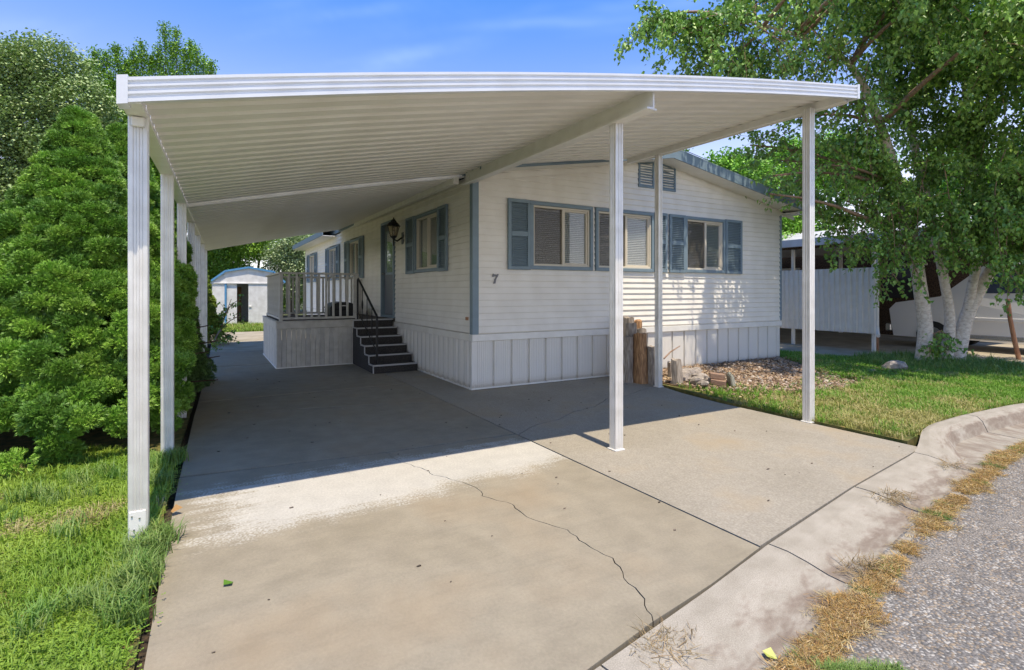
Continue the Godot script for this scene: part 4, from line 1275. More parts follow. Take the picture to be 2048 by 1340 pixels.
func vehicle() -> void:
	var t := thing("parked_van", "white van parked under the neighbour's carport behind the birch", "van", V(16.2, 0, -4.6))
	var x0 := 15.35
	var x1 := 17.25
	# body side profile in (z, y), nose towards -z
	var side := [[-7.05, 0.55], [-7.10, 0.95], [-6.95, 1.12], [-6.0, 1.28], [-5.2, 2.0], [-4.9, 2.08], [-2.3, 2.08], [-2.1, 1.95], [-2.02, 1.2], [-2.0, 0.55], [-2.05, 0.27], [-7.0, 0.27]]
	var b := mb()
	var pl := PackedVector2Array()
	for q in side: pl.push_back(Vector2(q[0], q[1]))
	var tr := Geometry2D.triangulate_polygon(pl)
	for xx in [x0, x1]:
		for k in range(0, tr.size(), 3):
			var p := []
			for j in 3:
				var q := pl[tr[k + j]]
				var inw := clampf((q.y - 1.25) * 0.16, 0, 0.2)
				p.append(V(xx + (inw if xx == x0 else -inw), q.y, q.x))
			var nn: Vector3 = (p[1] - p[0]).cross(p[2] - p[0])
			if (nn.x < 0) == (xx == x0): b.tri(p[0], p[1], p[2])
			else: b.tri(p[0], p[2], p[1])
	for k in side.size():
		var a: Array = side[k]
		var e: Array = side[(k + 1) % side.size()]
		var ia := clampf((a[1] - 1.25) * 0.16, 0, 0.2)
		var ie := clampf((e[1] - 1.25) * 0.16, 0, 0.2)
		b.quad(V(x0 + ia, a[1], a[0]), V(x0 + ie, e[1], e[0]), V(x1 - ie, e[1], e[0]), V(x1 - ia, a[1], a[0]))
	part(t, "body", b.mesh(), M.car_white)
	for q in [[-5.25, -4.05, 1.36, 1.95], [-3.95, -2.2, 1.36, 1.95]]:
		b = mb()
		b.quad(V(x0 + 0.016, q[2], q[0]), V(x0 + 0.016, q[2], q[1]), V(x0 + 0.10, q[3], q[1]), V(x0 + 0.10, q[3], q[0] + (0.12 if q[0] < -5.0 else 0.0)))
		part(t, "side_window", b.mesh(), mat("tinted_glass", lin(0.02, 0.03, 0.06), 0.05) if not M.has("tinted_glass") else M.tinted_glass)
	part(t, "windscreen", mb().loft([[V(x0 + 0.12, 1.30, -6.0), V(x1 - 0.12, 1.30, -6.0)], [V(x0 + 0.2, 1.93, -5.30), V(x1 - 0.2, 1.93, -5.30)]]).mesh(), M.tinted_glass)
	part(t, "side_moulding", mb().bspan(V(x0 - 0.018, 0.72, -6.0), V(x0 + 0.004, 0.80, -2.2), 0.006).mesh(), M.car_white)
	part(t, "door_gap", mb().span(V(x0 - 0.002, 0.5, -4.02), V(x0 + 0.004, 1.95, -4.008)).mesh(), M.rubber)
	part(t, "sill", mb().bspan(V(x0 - 0.02, 0.30, -6.0), V(x0 + 0.06, 0.40, -3.2), 0.01).mesh(), M.chrome)
	part(t, "side_marker", mb().bspan(V(x0 - 0.012, 0.93, -2.45), V(x0 + 0.003, 0.97, -2.33), 0.004).mesh(), M.red_lens)
	part(t, "bumper", mb().bspan(V(x0 - 0.01, 0.38, -7.20), V(x1 + 0.01, 0.58, -7.05), 0.03).mesh(), M.chrome)
	for z in [-6.15, -2.9]:
		for xx in [x0 + 0.09, x1 - 0.09]:
			var w := part(t, "wheel", mb().tube([V(xx - 0.11, 0.34, z), V(xx + 0.11, 0.34, z)], [0.34, 0.34], 20).mesh(), M.rubber)
			part(w, "rim", mb().tube([V(xx - 0.118, 0.34, z), V(xx + 0.118, 0.34, z)], [0.2, 0.2], 16).mesh(), M.chrome)
	part(t, "underbody", mb().span(V(x0 + 0.15, 0.30, -6.9), V(x1 - 0.15, 0.415, -2.2)).mesh(), M.rubber)

# ---------------------------------------------------------------- logs, stones, bricks
func log_mesh(h: float, r: float, sd: int, lean: Vector3) -> MB:
	var rg := RandomNumberGenerator.new(); rg.seed = sd
	var b := mb()
	var sides := 11
	var lobes := []
	for s in sides: lobes.append(rg.randf_range(0.82, 1.12))
	var rows := []
	for k in 6:
		var f := k / 5.0
		var row := []
		for s in sides + 1:
			var an := TAU * s / sides
			var rr: float = r * lobes[s % sides] * (1.12 - 0.16 * f) * rg.randf_range(0.97, 1.03)
			if s == sides: row.append(row[0]); continue
			row.append(lean * f + V(cos(an) * rr, f * h + (rg.randf_range(-0.02, 0.02) if k == 5 else 0.0), sin(an) * rr))
		rows.append(row)
	b.loft(rows, true)
	for s in sides: b.tri(lean + V(0, h, 0), rows[5][s + 1], rows[5][s])
	return b

func clutter() -> void:
	# upright logs beside the house, each its own thing
	var logs := [
		[5.98, -6.62, 0.98, 0.095, "old_wood", "tall grey log, highest of the group against the skirting"],
		[5.80, -6.33, 0.90, 0.10, "old_wood", "thick grey log in front of the highest log"],
		[6.17, -6.62, 0.92, 0.085, "split_wood", "orange topped log at the back of the log group"],
		[5.76, -6.08, 0.76, 0.10, "split_wood", "split log with a long orange face by the carport post"],
		[5.63, -6.24, 0.70, 0.075, "old_wood", "narrow weathered log at the driveway side of the group"],
		[6.09, -6.38, 0.80, 0.08, "old_wood", "slender pale log behind the carport post"],
		[5.90, -5.96, 0.56, 0.095, "old_wood", "short dark grey log leaning beside the carport post"],
		[6.03, -5.60, 0.40, 0.075, "old_wood", "squat weathered stump at the foot of the carport post"],
		[6.40, -6.02, 0.28, 0.10, "old_wood", "low log stump standing amid the rubble"],
		[6.34, -6.40, 0.50, 0.07, "old_wood", "thin grey log behind the rubble pile"]]
	for k in logs.size():
		var q: Array = logs[k]
		var o := single("upright_log", log_mesh(q[2], q[3], 60 + k, V(0.02 * sin(k * 2.1), 0, 0.03 * cos(k * 1.7))).mesh(), M[q[4]], q[5], "log", "logs stood beside the house")
		o.position = V(q[0], 0.0, q[1]); o.rotation.y = k * 1.3
	single("loose_stick", mb().tube([V(6.02, 0.38, -5.86), V(6.3, 0.45, -6.0), V(6.62, 0.52, -6.10)], [0.012, 0.012, 0.008], 6).mesh(), M.twig, "bare stick lying across the low stump", "stick")
	# stones and bricks of the rubble heap
	rng.seed = 91
	var st := [[6.28, -5.72, 0.14, "pale flat stone on top of the rubble heap"], [6.42, -5.52, 0.12, "rounded stone leaning on the grey edging blocks"], [6.20, -5.40, 0.11, "small brown stone between stump and brick"], [6.52, -5.84, 0.15, "broad pale stone at the back of the rubble heap"], [6.38, -5.30, 0.10, "dark stone at the driveway end of the heap"], [6.75, -5.95, 0.12, "low stone beside the rubble heap under the skirting"], [6.12, -5.22, 0.08, "small stone nearest the concrete edge"]]
	for k in st.size():
		var q: Array = st[k]
		single("rubble_stone", mb().lumpy(V(q[0], 0.05 + q[2] * 0.45, q[1]), V(q[2] * 1.2, q[2] * 0.6, q[2]), 200 + k).mesh(), M.stone, q[3], "stone", "stones of the rubble heap")
	for k in 2:
		var bb := mb().bev(V(6.34 + 0.02 * k, 0.10 + k * 0.085, -5.13 - 0.04 * k), V(0.095, 0.075, 0.2), 0.006, Basis.from_euler(V(0.1, 0.5 + 0.3 * k, 0.06)))
		single("loose_brick", bb.mesh(), M.brick_red, ["red brick lying flat at the bottom of the rubble heap", "red brick lying crosswise upon another brick"][k], "brick", "loose bricks")
	for k in 5:
		var bb := mb().bev(V(6.50 + k * 0.055, 0.10 + 0.01 * sin(k * 2.0), -5.02 - k * 0.055), V(0.055, 0.17, 0.15), 0.016, Basis.from_euler(V(-0.45, -0.75, 0.1)))
		single("edging_block", bb.mesh(), M.block_grey, ["grey edging block at the brick end of the leaning row", "grey edging block next to the brick end block", "middle grey edging block of the leaning row", "grey edging block next to the gravel end block", "grey edging block at the gravel end of the leaning row"][k], "block", "row of edging blocks")
	# the boulder by the birch
	single("boulder", mb().lumpy(V(10.35, 0.07, -4.72), V(0.20, 0.13, 0.16), 300, 0.25).mesh(), M.stone, "pale grey boulder in the grass near the birch", "boulder")
	for q in [[9.8, -4.78, 0.055, "small pale stone in the grass beside the boulder"], [10.5, -4.42, 0.05, "flat little stone between boulder and birch"]]:
		single("small_stone", mb().lumpy(V(q[0], 0.04, q[1]), V(q[2] * 1.3, q[2] * 0.6, q[2]), int(q[2] * 1000)).mesh(), M.stone, q[3], "stone")
	# rock chips of the bed
	var chip := mb().lumpy(Vector3.ZERO, V(0.5, 0.3, 0.4), 401, 0.3).mesh()
	var trs := []
	var cols := []
	rng.seed = 17
	var bed := poly([[5.98, -6.75], [5.95, -5.6], [6.2, -4.95], [6.9, -4.4], [7.8, -4.18], [8.5, -4.4], [8.8, -5.1], [9.7, -6.1], [10.2, -6.78]])
	while trs.size() < 6500:
		var p := Vector2(rng.randf_range(5.9, 10.3), rng.randf_range(-6.8, -4.1))
		if not Geometry2D.is_point_in_polygon(p, bed): continue
		if rng.randf() < 0.75 * clampf((absf(p.x - 7.4) - 0.9) / 1.2, 0, 1) and p.y > -5.2: continue
		var s := rng.randf_range(0.018, 0.055)
		if rng.randf() < 0.06: s *= 1.5
		trs.append(Transform3D(Basis.from_euler(V(rng.randf_range(-0.5, 0.5), rng.randf() * TAU, rng.randf_range(-0.5, 0.5))) * Basis.from_scale(V(s, s, s)), V(p.x, 0.038 + s * 0.15, p.y)))
		var k := rng.randf_range(0.62, 1.15)
		var tone: Array = [[0.42, 0.30, 0.20], [0.50, 0.39, 0.30], [0.22, 0.15, 0.095], [0.45, 0.31, 0.19], [0.52, 0.45, 0.37], [0.17, 0.11, 0.07], [0.30, 0.20, 0.12]][rng.randi() % 7]
		cols.append(Color(tone[0] * k, tone[1] * k, tone[2] * k))
	var lf := leaf_mesh(0.05, 0.02)
	var lt := []
	var lc := []
	for k in 2600:
		var p := Vector2(rng.randf_range(5.65, 10.3), rng.randf_range(-6.8, -3.6))
		if p.x < 5.75 + maxf(0.0, (-p.y - 4.8)) * 0.15: continue
		if p.y > -4.3 and (p.x > 7.6 or rng.randf() < 0.35): continue
		var s := rng.randf_range(0.5, 1.1)
		lt.append(Transform3D(Basis.from_euler(V(rng.randf_range(-0.4, 0.4), rng.randf() * TAU, rng.randf_range(-0.4, 0.4))).scaled(V(s, s, s)), V(p.x, 0.055 + rng.randf() * 0.015, p.y)))
		lc.append(Color(0.30, 0.20, 0.11).lerp(Color(0.52, 0.40, 0.24), rng.randf()) * rng.randf_range(0.5, 1.1))
	var ol := many(self, "leaf_litter", lf, M.chips, lt, lc)
	ol.set_meta("label", "dry brown leaves strewn over the rock bed"); ol.set_meta("category", "leaf litter")
	var o2 := many(self, "rock_chips", chip, M.chips, trs, cols)
	o2.set_meta("label", "tan and pink rock chips covering the bed by the house"); o2.set_meta("category", "gravel")

# ---------------------------------------------------------------- plants
func leaf_mesh(l: float, w: float) -> ArrayMesh:
	var b := mb()
	b.tinted = true; b.tint = Color.WHITE
	var a := V(0, 0, 0)
	var t := V(0, -l * 0.12, l)
	var L := V(-w, 0.012 * l / 0.08, l * 0.40)
	var R := V(w, 0.012 * l / 0.08, l * 0.40)
	var m := V(0, -0.004, l * 0.42)
	b.tri(a, L, m); b.tri(L, t, m); b.tri(a, m, R); b.tri(m, t, R)
	return b.mesh()

func clump_mesh(n: int, rad: float, l: float, w: float, sd: int) -> ArrayMesh:
	var rg := RandomNumberGenerator.new(); rg.seed = sd
	var b := mb()
	b.tinted = true
	for k in n:
		var p := V(rg.randfn(0, 0.45), rg.randfn(0, 0.4), rg.randfn(0, 0.45)) * rad
		var bs := Basis.from_euler(V(rg.randf_range(-0.9, 0.7), rg.randf() * TAU, rg.randf_range(-0.8, 0.8)))
		var q := rg.randf_range(0.8, 1.15)
		b.tint = Color(q * rg.randf_range(0.92, 1.08), q, q * rg.randf_range(0.85, 1.1))
		var s := rg.randf_range(0.75, 1.2)
		b.quad(p, p + bs * V(w * s, 0.1 * l * s, l * 0.45 * s), p + bs * V(0, 0, l * s), p + bs * V(-w * s, 0.1 * l * s, l * 0.45 * s))
	return b.mesh()

func in_sphere() -> Vector3:
	while true:
		var p := V(rng.randf_range(-1, 1), rng.randf_range(-1, 1), rng.randf_range(-1, 1))
		if p.length_squared() <= 1.0: return p
	return Vector3.ZERO

func nearest_on(stems: Array, p: Vector3) -> Vector3:
	var best := Vector3.ZERO
	var bd := 1e9
	for s in stems:
		for k in s.size() - 1:
			var a := V(s[k][0], s[k][1], s[k][2])
			var e := V(s[k + 1][0], s[k + 1][1], s[k + 1][2])
			var q := Geometry3D.get_closest_point_to_segment(p, a, e)
			# a branch leaves lower on the stem than it ends
			var dd: float = q.distance_to(p) + maxf(0.0, q.y - p.y + 0.5) * 1.2
			if dd < bd: bd = dd; best = q
	return best

func stem_mesh(s: Array, sides := 9) -> ArrayMesh:
	var pts := []
	var rad := []
	for k in s.size() - 1:
		for j in 4:
			var f := j / 4.0
			var p0: Array = s[max(k - 1, 0)]
			var p1: Array = s[k]
			var p2: Array = s[k + 1]
			var p3: Array = s[min(k + 2, s.size() - 1)]
			pts.append(V(p1[0], p1[1], p1[2]).cubic_interpolate(V(p2[0], p2[1], p2[2]), V(p0[0], p0[1], p0[2]), V(p3[0], p3[1], p3[2]), f))
			rad.append(lerpf(p1[3], p2[3], f))
	pts.append(V(s[-1][0], s[-1][1], s[-1][2])); rad.append(s[-1][3])
	return mb().tube(pts, rad, sides).mesh()

func branch_tree(called: String, label: String, stems: Array, blobs: Array, bark: Material, twig: Material, leaf: Mesh, lm: Material, per: float, tones: Array, droop: float, spread: float, sd: int, group := "") -> Node3D:
	rng.seed = sd
	var t := thing(called, label, "tree", V(stems[0][0][0], 0, stems[0][0][2]), group)
	for s in stems: part(t, "trunk", stem_mesh(s), bark)
	var b := mb()
	var trs := []
	var cols := []
	for q in blobs:
		var c := V(q[0], q[1], q[2])
		var r: float = q[3]
		var from := nearest_on(stems, c)
		var hang := droop > 0.3 and c.y > 1.0 and c.y < 3.05 and from.distance_to(c) > r * 0.8
		if hang: from = c + V(rng.randf_range(-0.3, 0.3), rng.randf_range(1.0, 1.5), rng.randf_range(-0.3, 0.3))
		var mid := from.lerp(c, 0.5) + V(rng.randfn(0, 0.1), 0.12 * from.distance_to(c), rng.randfn(0, 0.1))
		var lim := []
		for k in 6:
			var f := k / 5.0
			lim.append(from.lerp(mid, f).lerp(mid.lerp(c, f), f))
		var r0 := 0.008 if hang else clampf(0.012 + 0.010 * from.distance_to(c) + 0.008 * r, 0.012, 0.05)
		b.tube(lim, [r0, r0 * 0.9, r0 * 0.75, r0 * 0.6, r0 * 0.48, r0 * 0.35], 5, false)
		var nt := int(ceil(13.0 * r * r)) + 3
		var nl := int(per * (q[4] if q.size() > 4 else 1.0) * r * r * r * 4.19 / nt) + 3
		for k in nt:
			var st: Vector3 = lim[3].lerp(lim[5], rng.randf())
			var e := c + in_sphere().normalized() * r * rng.randf_range(0.55, 1.1)
			e.y -= droop * r * rng.randf()
			var m2 := st.lerp(e, 0.5) + V(0, 0.16 * r, 0) + in_sphere() * 0.12 * r
			var tw := []
			for j in 5:
				var f := j / 4.0
				tw.append(st.lerp(m2, f).lerp(m2.lerp(e, f), f))
			b.tube(tw, [0.010, 0.008, 0.006, 0.004, 0.002], 3, false)
			for j in nl:
				var f := pow(rng.randf(), 0.75)
				var p: Vector3 = st.lerp(m2, f).lerp(m2.lerp(e, f), f) + in_sphere() * spread * r
				var bs := Basis.from_euler(V(rng.randf_range(0.2, 1.35), rng.randf() * TAU, rng.randf_range(-0.7, 0.7)))
				var s := rng.randf_range(0.7, 1.25)
				trs.append(Transform3D(bs.scaled(V(s, s, s)), p))
				var tn: Array = tones[rng.randi() % tones.size()]
				var kk := rng.randf_range(0.75, 1.25)
				cols.append(Color(tn[0] * kk, tn[1] * kk, tn[2] * kk))
	part(t, "branches", b.mesh(), twig)
	many(t, "crown", leaf, lm, trs, cols)
	return t

func trees() -> void:
	var stems := [
		[[11.99, -0.1, -4.95, 0.18], [12.01, 0.3, -4.945, 0.138], [12.02, 0.75, -4.94, 0.125], [11.92, 1.62, -5.00, 0.115], [11.83, 2.20, -5.04, 0.108], [11.60, 3.36, -5.18, 0.092], [11.04, 4.55, -5.27, 0.085], [10.24, 5.56, -5.38, 0.055], [8.98, 5.92, -5.64, 0.03], [7.4, 6.1, -6.1, 0.015]],
		[[12.35, -0.1, -4.75, 0.14], [12.44, 0.85, -4.70, 0.085], [12.35, 1.53, -4.75, 0.078], [12.20, 2.39, -4.83, 0.08], [12.08, 4.18, -5.13, 0.065], [11.87, 5.37, -5.26, 0.05], [11.52, 6.64, -5.23, 0.035], [11.60, 8.47, -5.18, 0.02]],
		[[12.52, -0.1, -4.66, 0.15], [12.70, 0.85, -4.55, 0.118], [12.98, 1.53, -4.39, 0.10], [13.10, 2.28, -4.09, 0.085], [13.11, 3.08, -3.74, 0.06], [13.24, 4.36, -3.32, 0.03]],
		[[12.66, 0.70, -4.57, 0.09], [12.81, 1.53, -4.48, 0.08], [12.90, 2.20, -4.44, 0.07], [13.11, 3.69, -4.55, 0.055], [13.06, 5.20, -4.69, 0.04], [12.97, 7.19, -4.74, 0.02]]]
	var blobs := [[6.43, 6.00, -6.69, 0.75], [7.09, 5.83, -6.31, 1.0], [7.82, 5.91, -5.89, 1.1, 0.27], [7.71, 5.54, -6.30, 0.8], [8.04, 5.45, -5.31, 0.8, 0.27], [9.19, 6.34, -5.68, 1.2, 0.27], [9.35, 5.47, -6.17, 0.9, 0.27], [9.81, 5.72, -5.33, 1.2, 0.27], [9.75, 4.75, -5.13, 1.1, 0.27], [11.22, 6.32, -5.09, 1.3], [11.87, 5.18, -5.30, 1.2], [12.12, 5.94, -4.58, 1.4], [12.53, 4.53, -4.35, 1.3], [11.79, 5.66, -3.62, 1.3], [11.94, 3.37, -3.53, 1.1], [12.56, 3.70, -4.91, 1.0], [10.98, 3.59, -5.24, 1.0], [9.88, 3.73, -5.63, 0.9, 0.27], [9.53, 3.92, -6.29, 0.8, 0.27], [9.30, 4.29, -6.77, 0.6], [9.80, 2.81, -5.68, 0.55], [8.36, 3.08, -5.72, 0.26], [10.60, 2.63, -5.22, 0.65], [11.52, 2.68, -4.35, 0.7], [11.57, 2.53, -3.74, 0.75], [11.02, 1.62, -5.21, 0.33], [12.18, 1.34, -3.74, 0.38], [10.28, 2.17, -5.41, 0.3], [11.47, 2.84, -4.95, 0.5], [8.41, 7.33, -6.13, 1.3], [10.49, 7.83, -5.52, 1.6], [12.12, 8.01, -4.58, 1.6], [13.07, 7.06, -3.46, 1.5], [13.45, 4.38, -3.24, 1.4], [12.75, 2.53, -3.07, 1.0], [12.12, 0.67, -4.70, 0.33], [12.00, 0.31, -4.53, 0.36], [11.80, 0.39, -4.77, 0.28], [12.34, 1.79, -3.99, 0.3], [10.3, 3.1, -5.5, 0.7, 0.27], [11.6, 3.1, -5.3, 0.7], [12.4, 2.9, -4.3, 0.7], [12.9, 3.2, -3.9, 0.8], [10.9, 4.3, -5.8, 0.9], [12.9, 5.9, -3.9, 1.2], [10.4, 6.6, -4.5, 1.2], [9.0, 4.5, -5.9, 0.8, 0.27], [13.2, 3.3, -3.0, 0.9], [10.9, 2.2, -5.5, 0.4], [8.9, 3.5, -6.0, 0.5], [8.7, 5.6, -6.8, 1.0], [11.5, 2.4, -4.7, 0.55], [12.0, 2.3, -4.1, 0.55], [12.1, 1.9, -3.8, 0.45], [10.3, 2.7, -5.6, 0.55], [9.7, 3.0, -6.0, 0.5], [10.6, 2.1, -5.3, 0.4], [10.9, 1.85, -5.1, 0.3], [12.6, 2.0, -3.6, 0.5], [11.1, 1.2, -5.25, 0.22], [13.2, 2.4, -3.8, 0.7], [9.5, 6.0, -3.4, 1.1], [10.5, 5.6, -2.9, 1.2], [11.3, 5.2, -2.6, 1.2], [9.0, 6.6, -4.1, 1.1], [7.9, 6.7, -4.0, 0.9], [10.3, 6.9, -3.6, 1.3], [12.3, 5.6, -2.2, 1.2], [11.8, 2.3, -4.6, 0.6], [12.4, 2.2, -4.2, 0.6], [11.2, 2.25, -5.0, 0.55], [12.9, 2.0, -3.9, 0.55], [12.2, 2.6, -3.6, 0.8], [10.9, 1.7, -5.0, 0.35], [12.6, 1.6, -3.7, 0.4], [9.3, 5.2, -2.6, 1.0], [8.3, 6.4, -2.8, 0.8], [10.5, 5.0, -2.2, 1.1], [11.5, 4.8, -1.9, 1.1], [11.4, 2.0, -4.8, 0.5], [12.5, 2.6, -4.5, 0.7], [11.9, 2.9, -5.0, 0.7], [12.9, 2.6, -3.4, 0.8], [10.5, 2.3, -5.7, 0.5], [11.3, 1.5, -4.7, 0.3]]
	branch_tree("birch_tree", "white barked birch with several leaning stems and a wide leafy crown", stems, blobs, M.bark_birch, M.twig, leaf_mesh(0.078, 0.031), M.leaf, 520.0, [[0.181, 0.336, 0.055], [0.242, 0.420, 0.072], [0.146, 0.273, 0.050], [0.315, 0.483, 0.095], [0.206, 0.356, 0.105]], 0.5, 0.16, 7)
	# trees beyond the house and the hedge
	var cl := clump_mesh(14, 0.30, 0.11, 0.04, 11)
	var cl2 := clump_mesh(14, 0.36, 0.13, 0.045, 12)
	backdrop_tree("poplar_tree", "grey green poplar with dark limbs behind the spruce", V(-6.6, 0, -29.0), 7.0, 0.32, [[-7.09, 10.36, -29.4, 1.5], [-5.66, 10.5, -28.6, 1.5], [-4.7, 9.1, -28.0, 1.4], [-6.38, 8.29, -29.0, 1.6], [-4.94, 7.26, -28.2, 1.4], [-7.6, 7.1, -29.6, 1.6], [-6.38, 5.6, -29.0, 1.3], [-8.53, 9.33, -30.2, 1.7], [-8.89, 6.22, -30.4, 1.7], [-5.2, 4.6, -28.4, 1.0], [-10.5, 8.0, -30.0, 2.0], [-7.6, 4.2, -29.6, 1.3], [-10.0, 4.5, -30.0, 1.8], [-5.6, 2.6, -28.6, 1.2]], cl, 55.0, [[0.316, 0.428, 0.162], [0.412, 0.518, 0.223], [0.239, 0.341, 0.119]], 21)
	backdrop_tree("maple_tree", "bright green tree with upright feathery tips behind the carport", V(-2.6, 0, -40.6), 9.0, 0.4, [[-5.13, 13.6, -42.1, 1.2], [-5.0, 12.6, -42.0, 1.6], [-3.47, 13.2, -41.2, 1.3], [-3.0, 12.0, -40.8, 1.8], [-1.80, 13.4, -40.2, 1.5], [-0.3, 12.8, -39.3, 1.5], [-0.6, 12.0, -39.6, 1.8], [-4.58, 10.8, -41.8, 1.9], [-2.0, 10.0, -40.4, 2.2], [0.3, 10.2, -39.1, 1.8], [-4.2, 8.2, -41.5, 2.0], [-1.5, 7.4, -40.2, 2.2]], cl2, 40.0, [[0.253, 0.445, 0.054], [0.339, 0.551, 0.080], [0.189, 0.339, 0.045]], 22, [[-6.2, 15.2], [-5.9, 15.9], [-5.4, 16.0], [-4.9, 16.5], [-4.4, 16.0], [-4.0, 16.3], [-3.6, 16.9], [-3.1, 16.3], [-2.7, 17.1], [-2.35, 18.3], [-2.0, 17.6], [-1.7, 18.0], [-1.3, 17.4], [-0.95, 17.8], [-0.6, 17.2], [-0.2, 17.0], [0.2, 16.4], [0.6, 15.6]])
	var k := 0
	for q in [[0.3, -45.0, 6.2, 2.4], [3.4, -43.5, 6.6, 2.6], [6.4, -42.5, 6.4, 2.6], [-3.4, -46.5, 7.0, 2.8], [-8.5, -40.0, 7.0, 2.8]]:
		var bl := []
		rng.seed = 300 + k
		for j in 11: bl.append([q[0] + rng.randf_range(-1, 1) * q[3] * 0.9, rng.randf_range(0.9, q[2]), q[1] + rng.randf_range(-1, 1) * q[3] * 0.6, rng.randf_range(0.9, 1.5)])
		backdrop_tree("back_tree", ["light green tree straight behind the garden shed", "yellow green tree behind the shed's right end", "mid green tree behind the far end of the mobile home", "leafy tree between the poplar and the shed", "leafy tree in the shadow behind the poplar"][k], V(q[0], 0, q[1]), q[2] * 0.6, 0.16, bl, cl2, 40.0, [[0.270, 0.466, 0.054], [0.353, 0.556, 0.072], [0.207, 0.358, 0.054]], 23 + k)
		k += 1
	backdrop_tree("olive_tree", "silvery grey green tree beside the garden shed", V(4.3, 0, -33.2), 2.6, 0.12, [[3.67, 3.5, -33.6, 0.9], [3.16, 2.3, -33.9, 0.8], [4.68, 2.65, -33.0, 0.9], [4.18, 1.6, -33.3, 0.8], [5.19, 1.8, -32.8, 0.8], [4.93, 3.8, -32.9, 0.9], [5.6, 3.0, -32.6, 0.8], [4.3, 4.2, -33.2, 0.8], [3.3, 1.3, -33.5, 0.6]], cl, 75.0, [[0.333, 0.420, 0.193], [0.438, 0.525, 0.280], [0.245, 0.315, 0.140]], 31)
	k = 0
	for q in [[19.6, -17.5, 7.6, 2.4], [23.0, -16.0, 7.4, 2.4], [15.0, -27.0, 9.5, 3.0], [27.5, -15.5, 8.5, 3.0], [31.0, -10.0, 9.0, 3.0]]:
		var bl := []
		rng.seed = 400 + k
		for j in 15: bl.append([q[0] + rng.randf_range(-1, 1) * q[3] * 0.9, rng.randf_range(2.0, q[2]), q[1] + rng.randf_range(-1, 1) * q[3] * 0.9, rng.randf_range(0.9, 1.5)])
		backdrop_tree("yard_tree", ["sunlit green tree behind the right slope of the house roof", "sunlit green tree seen over the neighbour's carport", "tall tree behind the ridge of the mobile home", "leafy tree behind the neighbour's house", "leafy tree at the far right beyond the van"][k], V(q[0], 0, q[1]), q[2] * 0.6, 0.18, bl, cl2, 40.0, [[0.216, 0.449, 0.047], [0.295, 0.562, 0.066], [0.157, 0.319, 0.037]], 41 + k)
		k += 1

func backdrop_tree(called: String, label: String, at: Vector3, th: float, r: float, blobs: Array, clump: Mesh, per: float, tones: Array, sd: int, spires := []) -> void:
	rng.seed = sd
	var t := thing(called, label, "tree", at)
	var stems := [[[at.x, -0.1, at.z, r * 1.3], [at.x + rng.randf_range(-0.2, 0.2), th * 0.4, at.z, r], [at.x + rng.randf_range(-0.3, 0.3), th * 0.75, at.z, r * 0.7], [at.x, th, at.z, r * 0.35]]]
	part(t, "trunk", stem_mesh(stems[0]), M.bark_dark)
	var b := mb()
	var trs := []
	var cols := []
	for q in blobs:
		var c := V(q[0], q[1], q[2])
		var from := nearest_on(stems, c)
		var mid := from.lerp(c, 0.5) + V(0, 0.1 * from.distance_to(c), 0)
		b.tube([from, from.lerp(mid, 0.7), mid.lerp(c, 0.5), c], [r * 0.42, r * 0.33, r * 0.22, r * 0.08], 5, false)
		var n := int(per * q[3] * q[3] * q[3] * 4.19)
		for j in n:
			var d := in_sphere()
			d = d.normalized() * pow(d.length(), 0.55)
			d.y *= 0.85
			add_clump(trs, cols, c + d * q[3], tones, 1.0)
	for s in spires:
		var base := V(s[0] * 0.9 - 0.2, 12.6, at.z)
		var tip := V(s[0], s[1], at.z + rng.randf_range(-0.8, 0.8))
		b.tube([base, tip], [0.05, 0.01], 4, false)
		for j in 170:
			var f := pow(rng.randf(), 0.8)
			var w := 0.46 * (1.1 - f) + 0.05
			add_clump(trs, cols, base.lerp(tip, f) + in_sphere() * w, tones, 0.8)
	part(t, "branches", b.mesh(), M.bark_dark)
	many(t, "crown", clump, M.far_leaf, trs, cols)

func add_clump(trs: Array, cols: Array, p: Vector3, tones: Array, sc: float) -> void:
	var s := rng.randf_range(0.75, 1.3) * sc
	trs.append(Transform3D(Basis.from_euler(V(rng.randf_range(-0.5, 0.5), rng.randf() * TAU, rng.randf_range(-0.5, 0.5))).scaled(V(s, s, s)), p))
	var tn: Array = tones[rng.randi() % tones.size()]
	var kk := rng.randf_range(0.8, 1.22)
	cols.append(Color(tn[0] * kk, tn[1] * kk, tn[2] * kk))

# dense spruce: lobes of short sprigs over a dark inner cone
func sprig_mesh() -> ArrayMesh:
	var rg := RandomNumberGenerator.new(); rg.seed = 4
	var b := mb()
	b.tinted = true
	for k in 17:
		var d := V(rg.randfn(0, 0.6), rg.randf_range(0.1, 1.0), rg.randfn(0, 0.6)).normalized()
		var l := rg.randf_range(0.028, 0.05)
		var sd := d.cross(V(rg.randf() - 0.5, rg.randf() - 0.5, rg.randf() - 0.5)).normalized() * 0.0046
		var q := rg.randf_range(0.8, 1.2)
		b.tint = Color(q, q, q)
		var p := V(rg.randfn(0, 0.012), rg.randfn(0, 0.008), rg.randfn(0, 0.012))
		b.quad(p - sd * 0.6, p + sd * 0.6, p + d * l * 0.7 + sd, p + d * l * 0.7 - sd)
		b.tri(p + d * l * 0.7 - sd, p + d * l * 0.7 + sd, p + d * l * 1.1)
	return b.mesh()

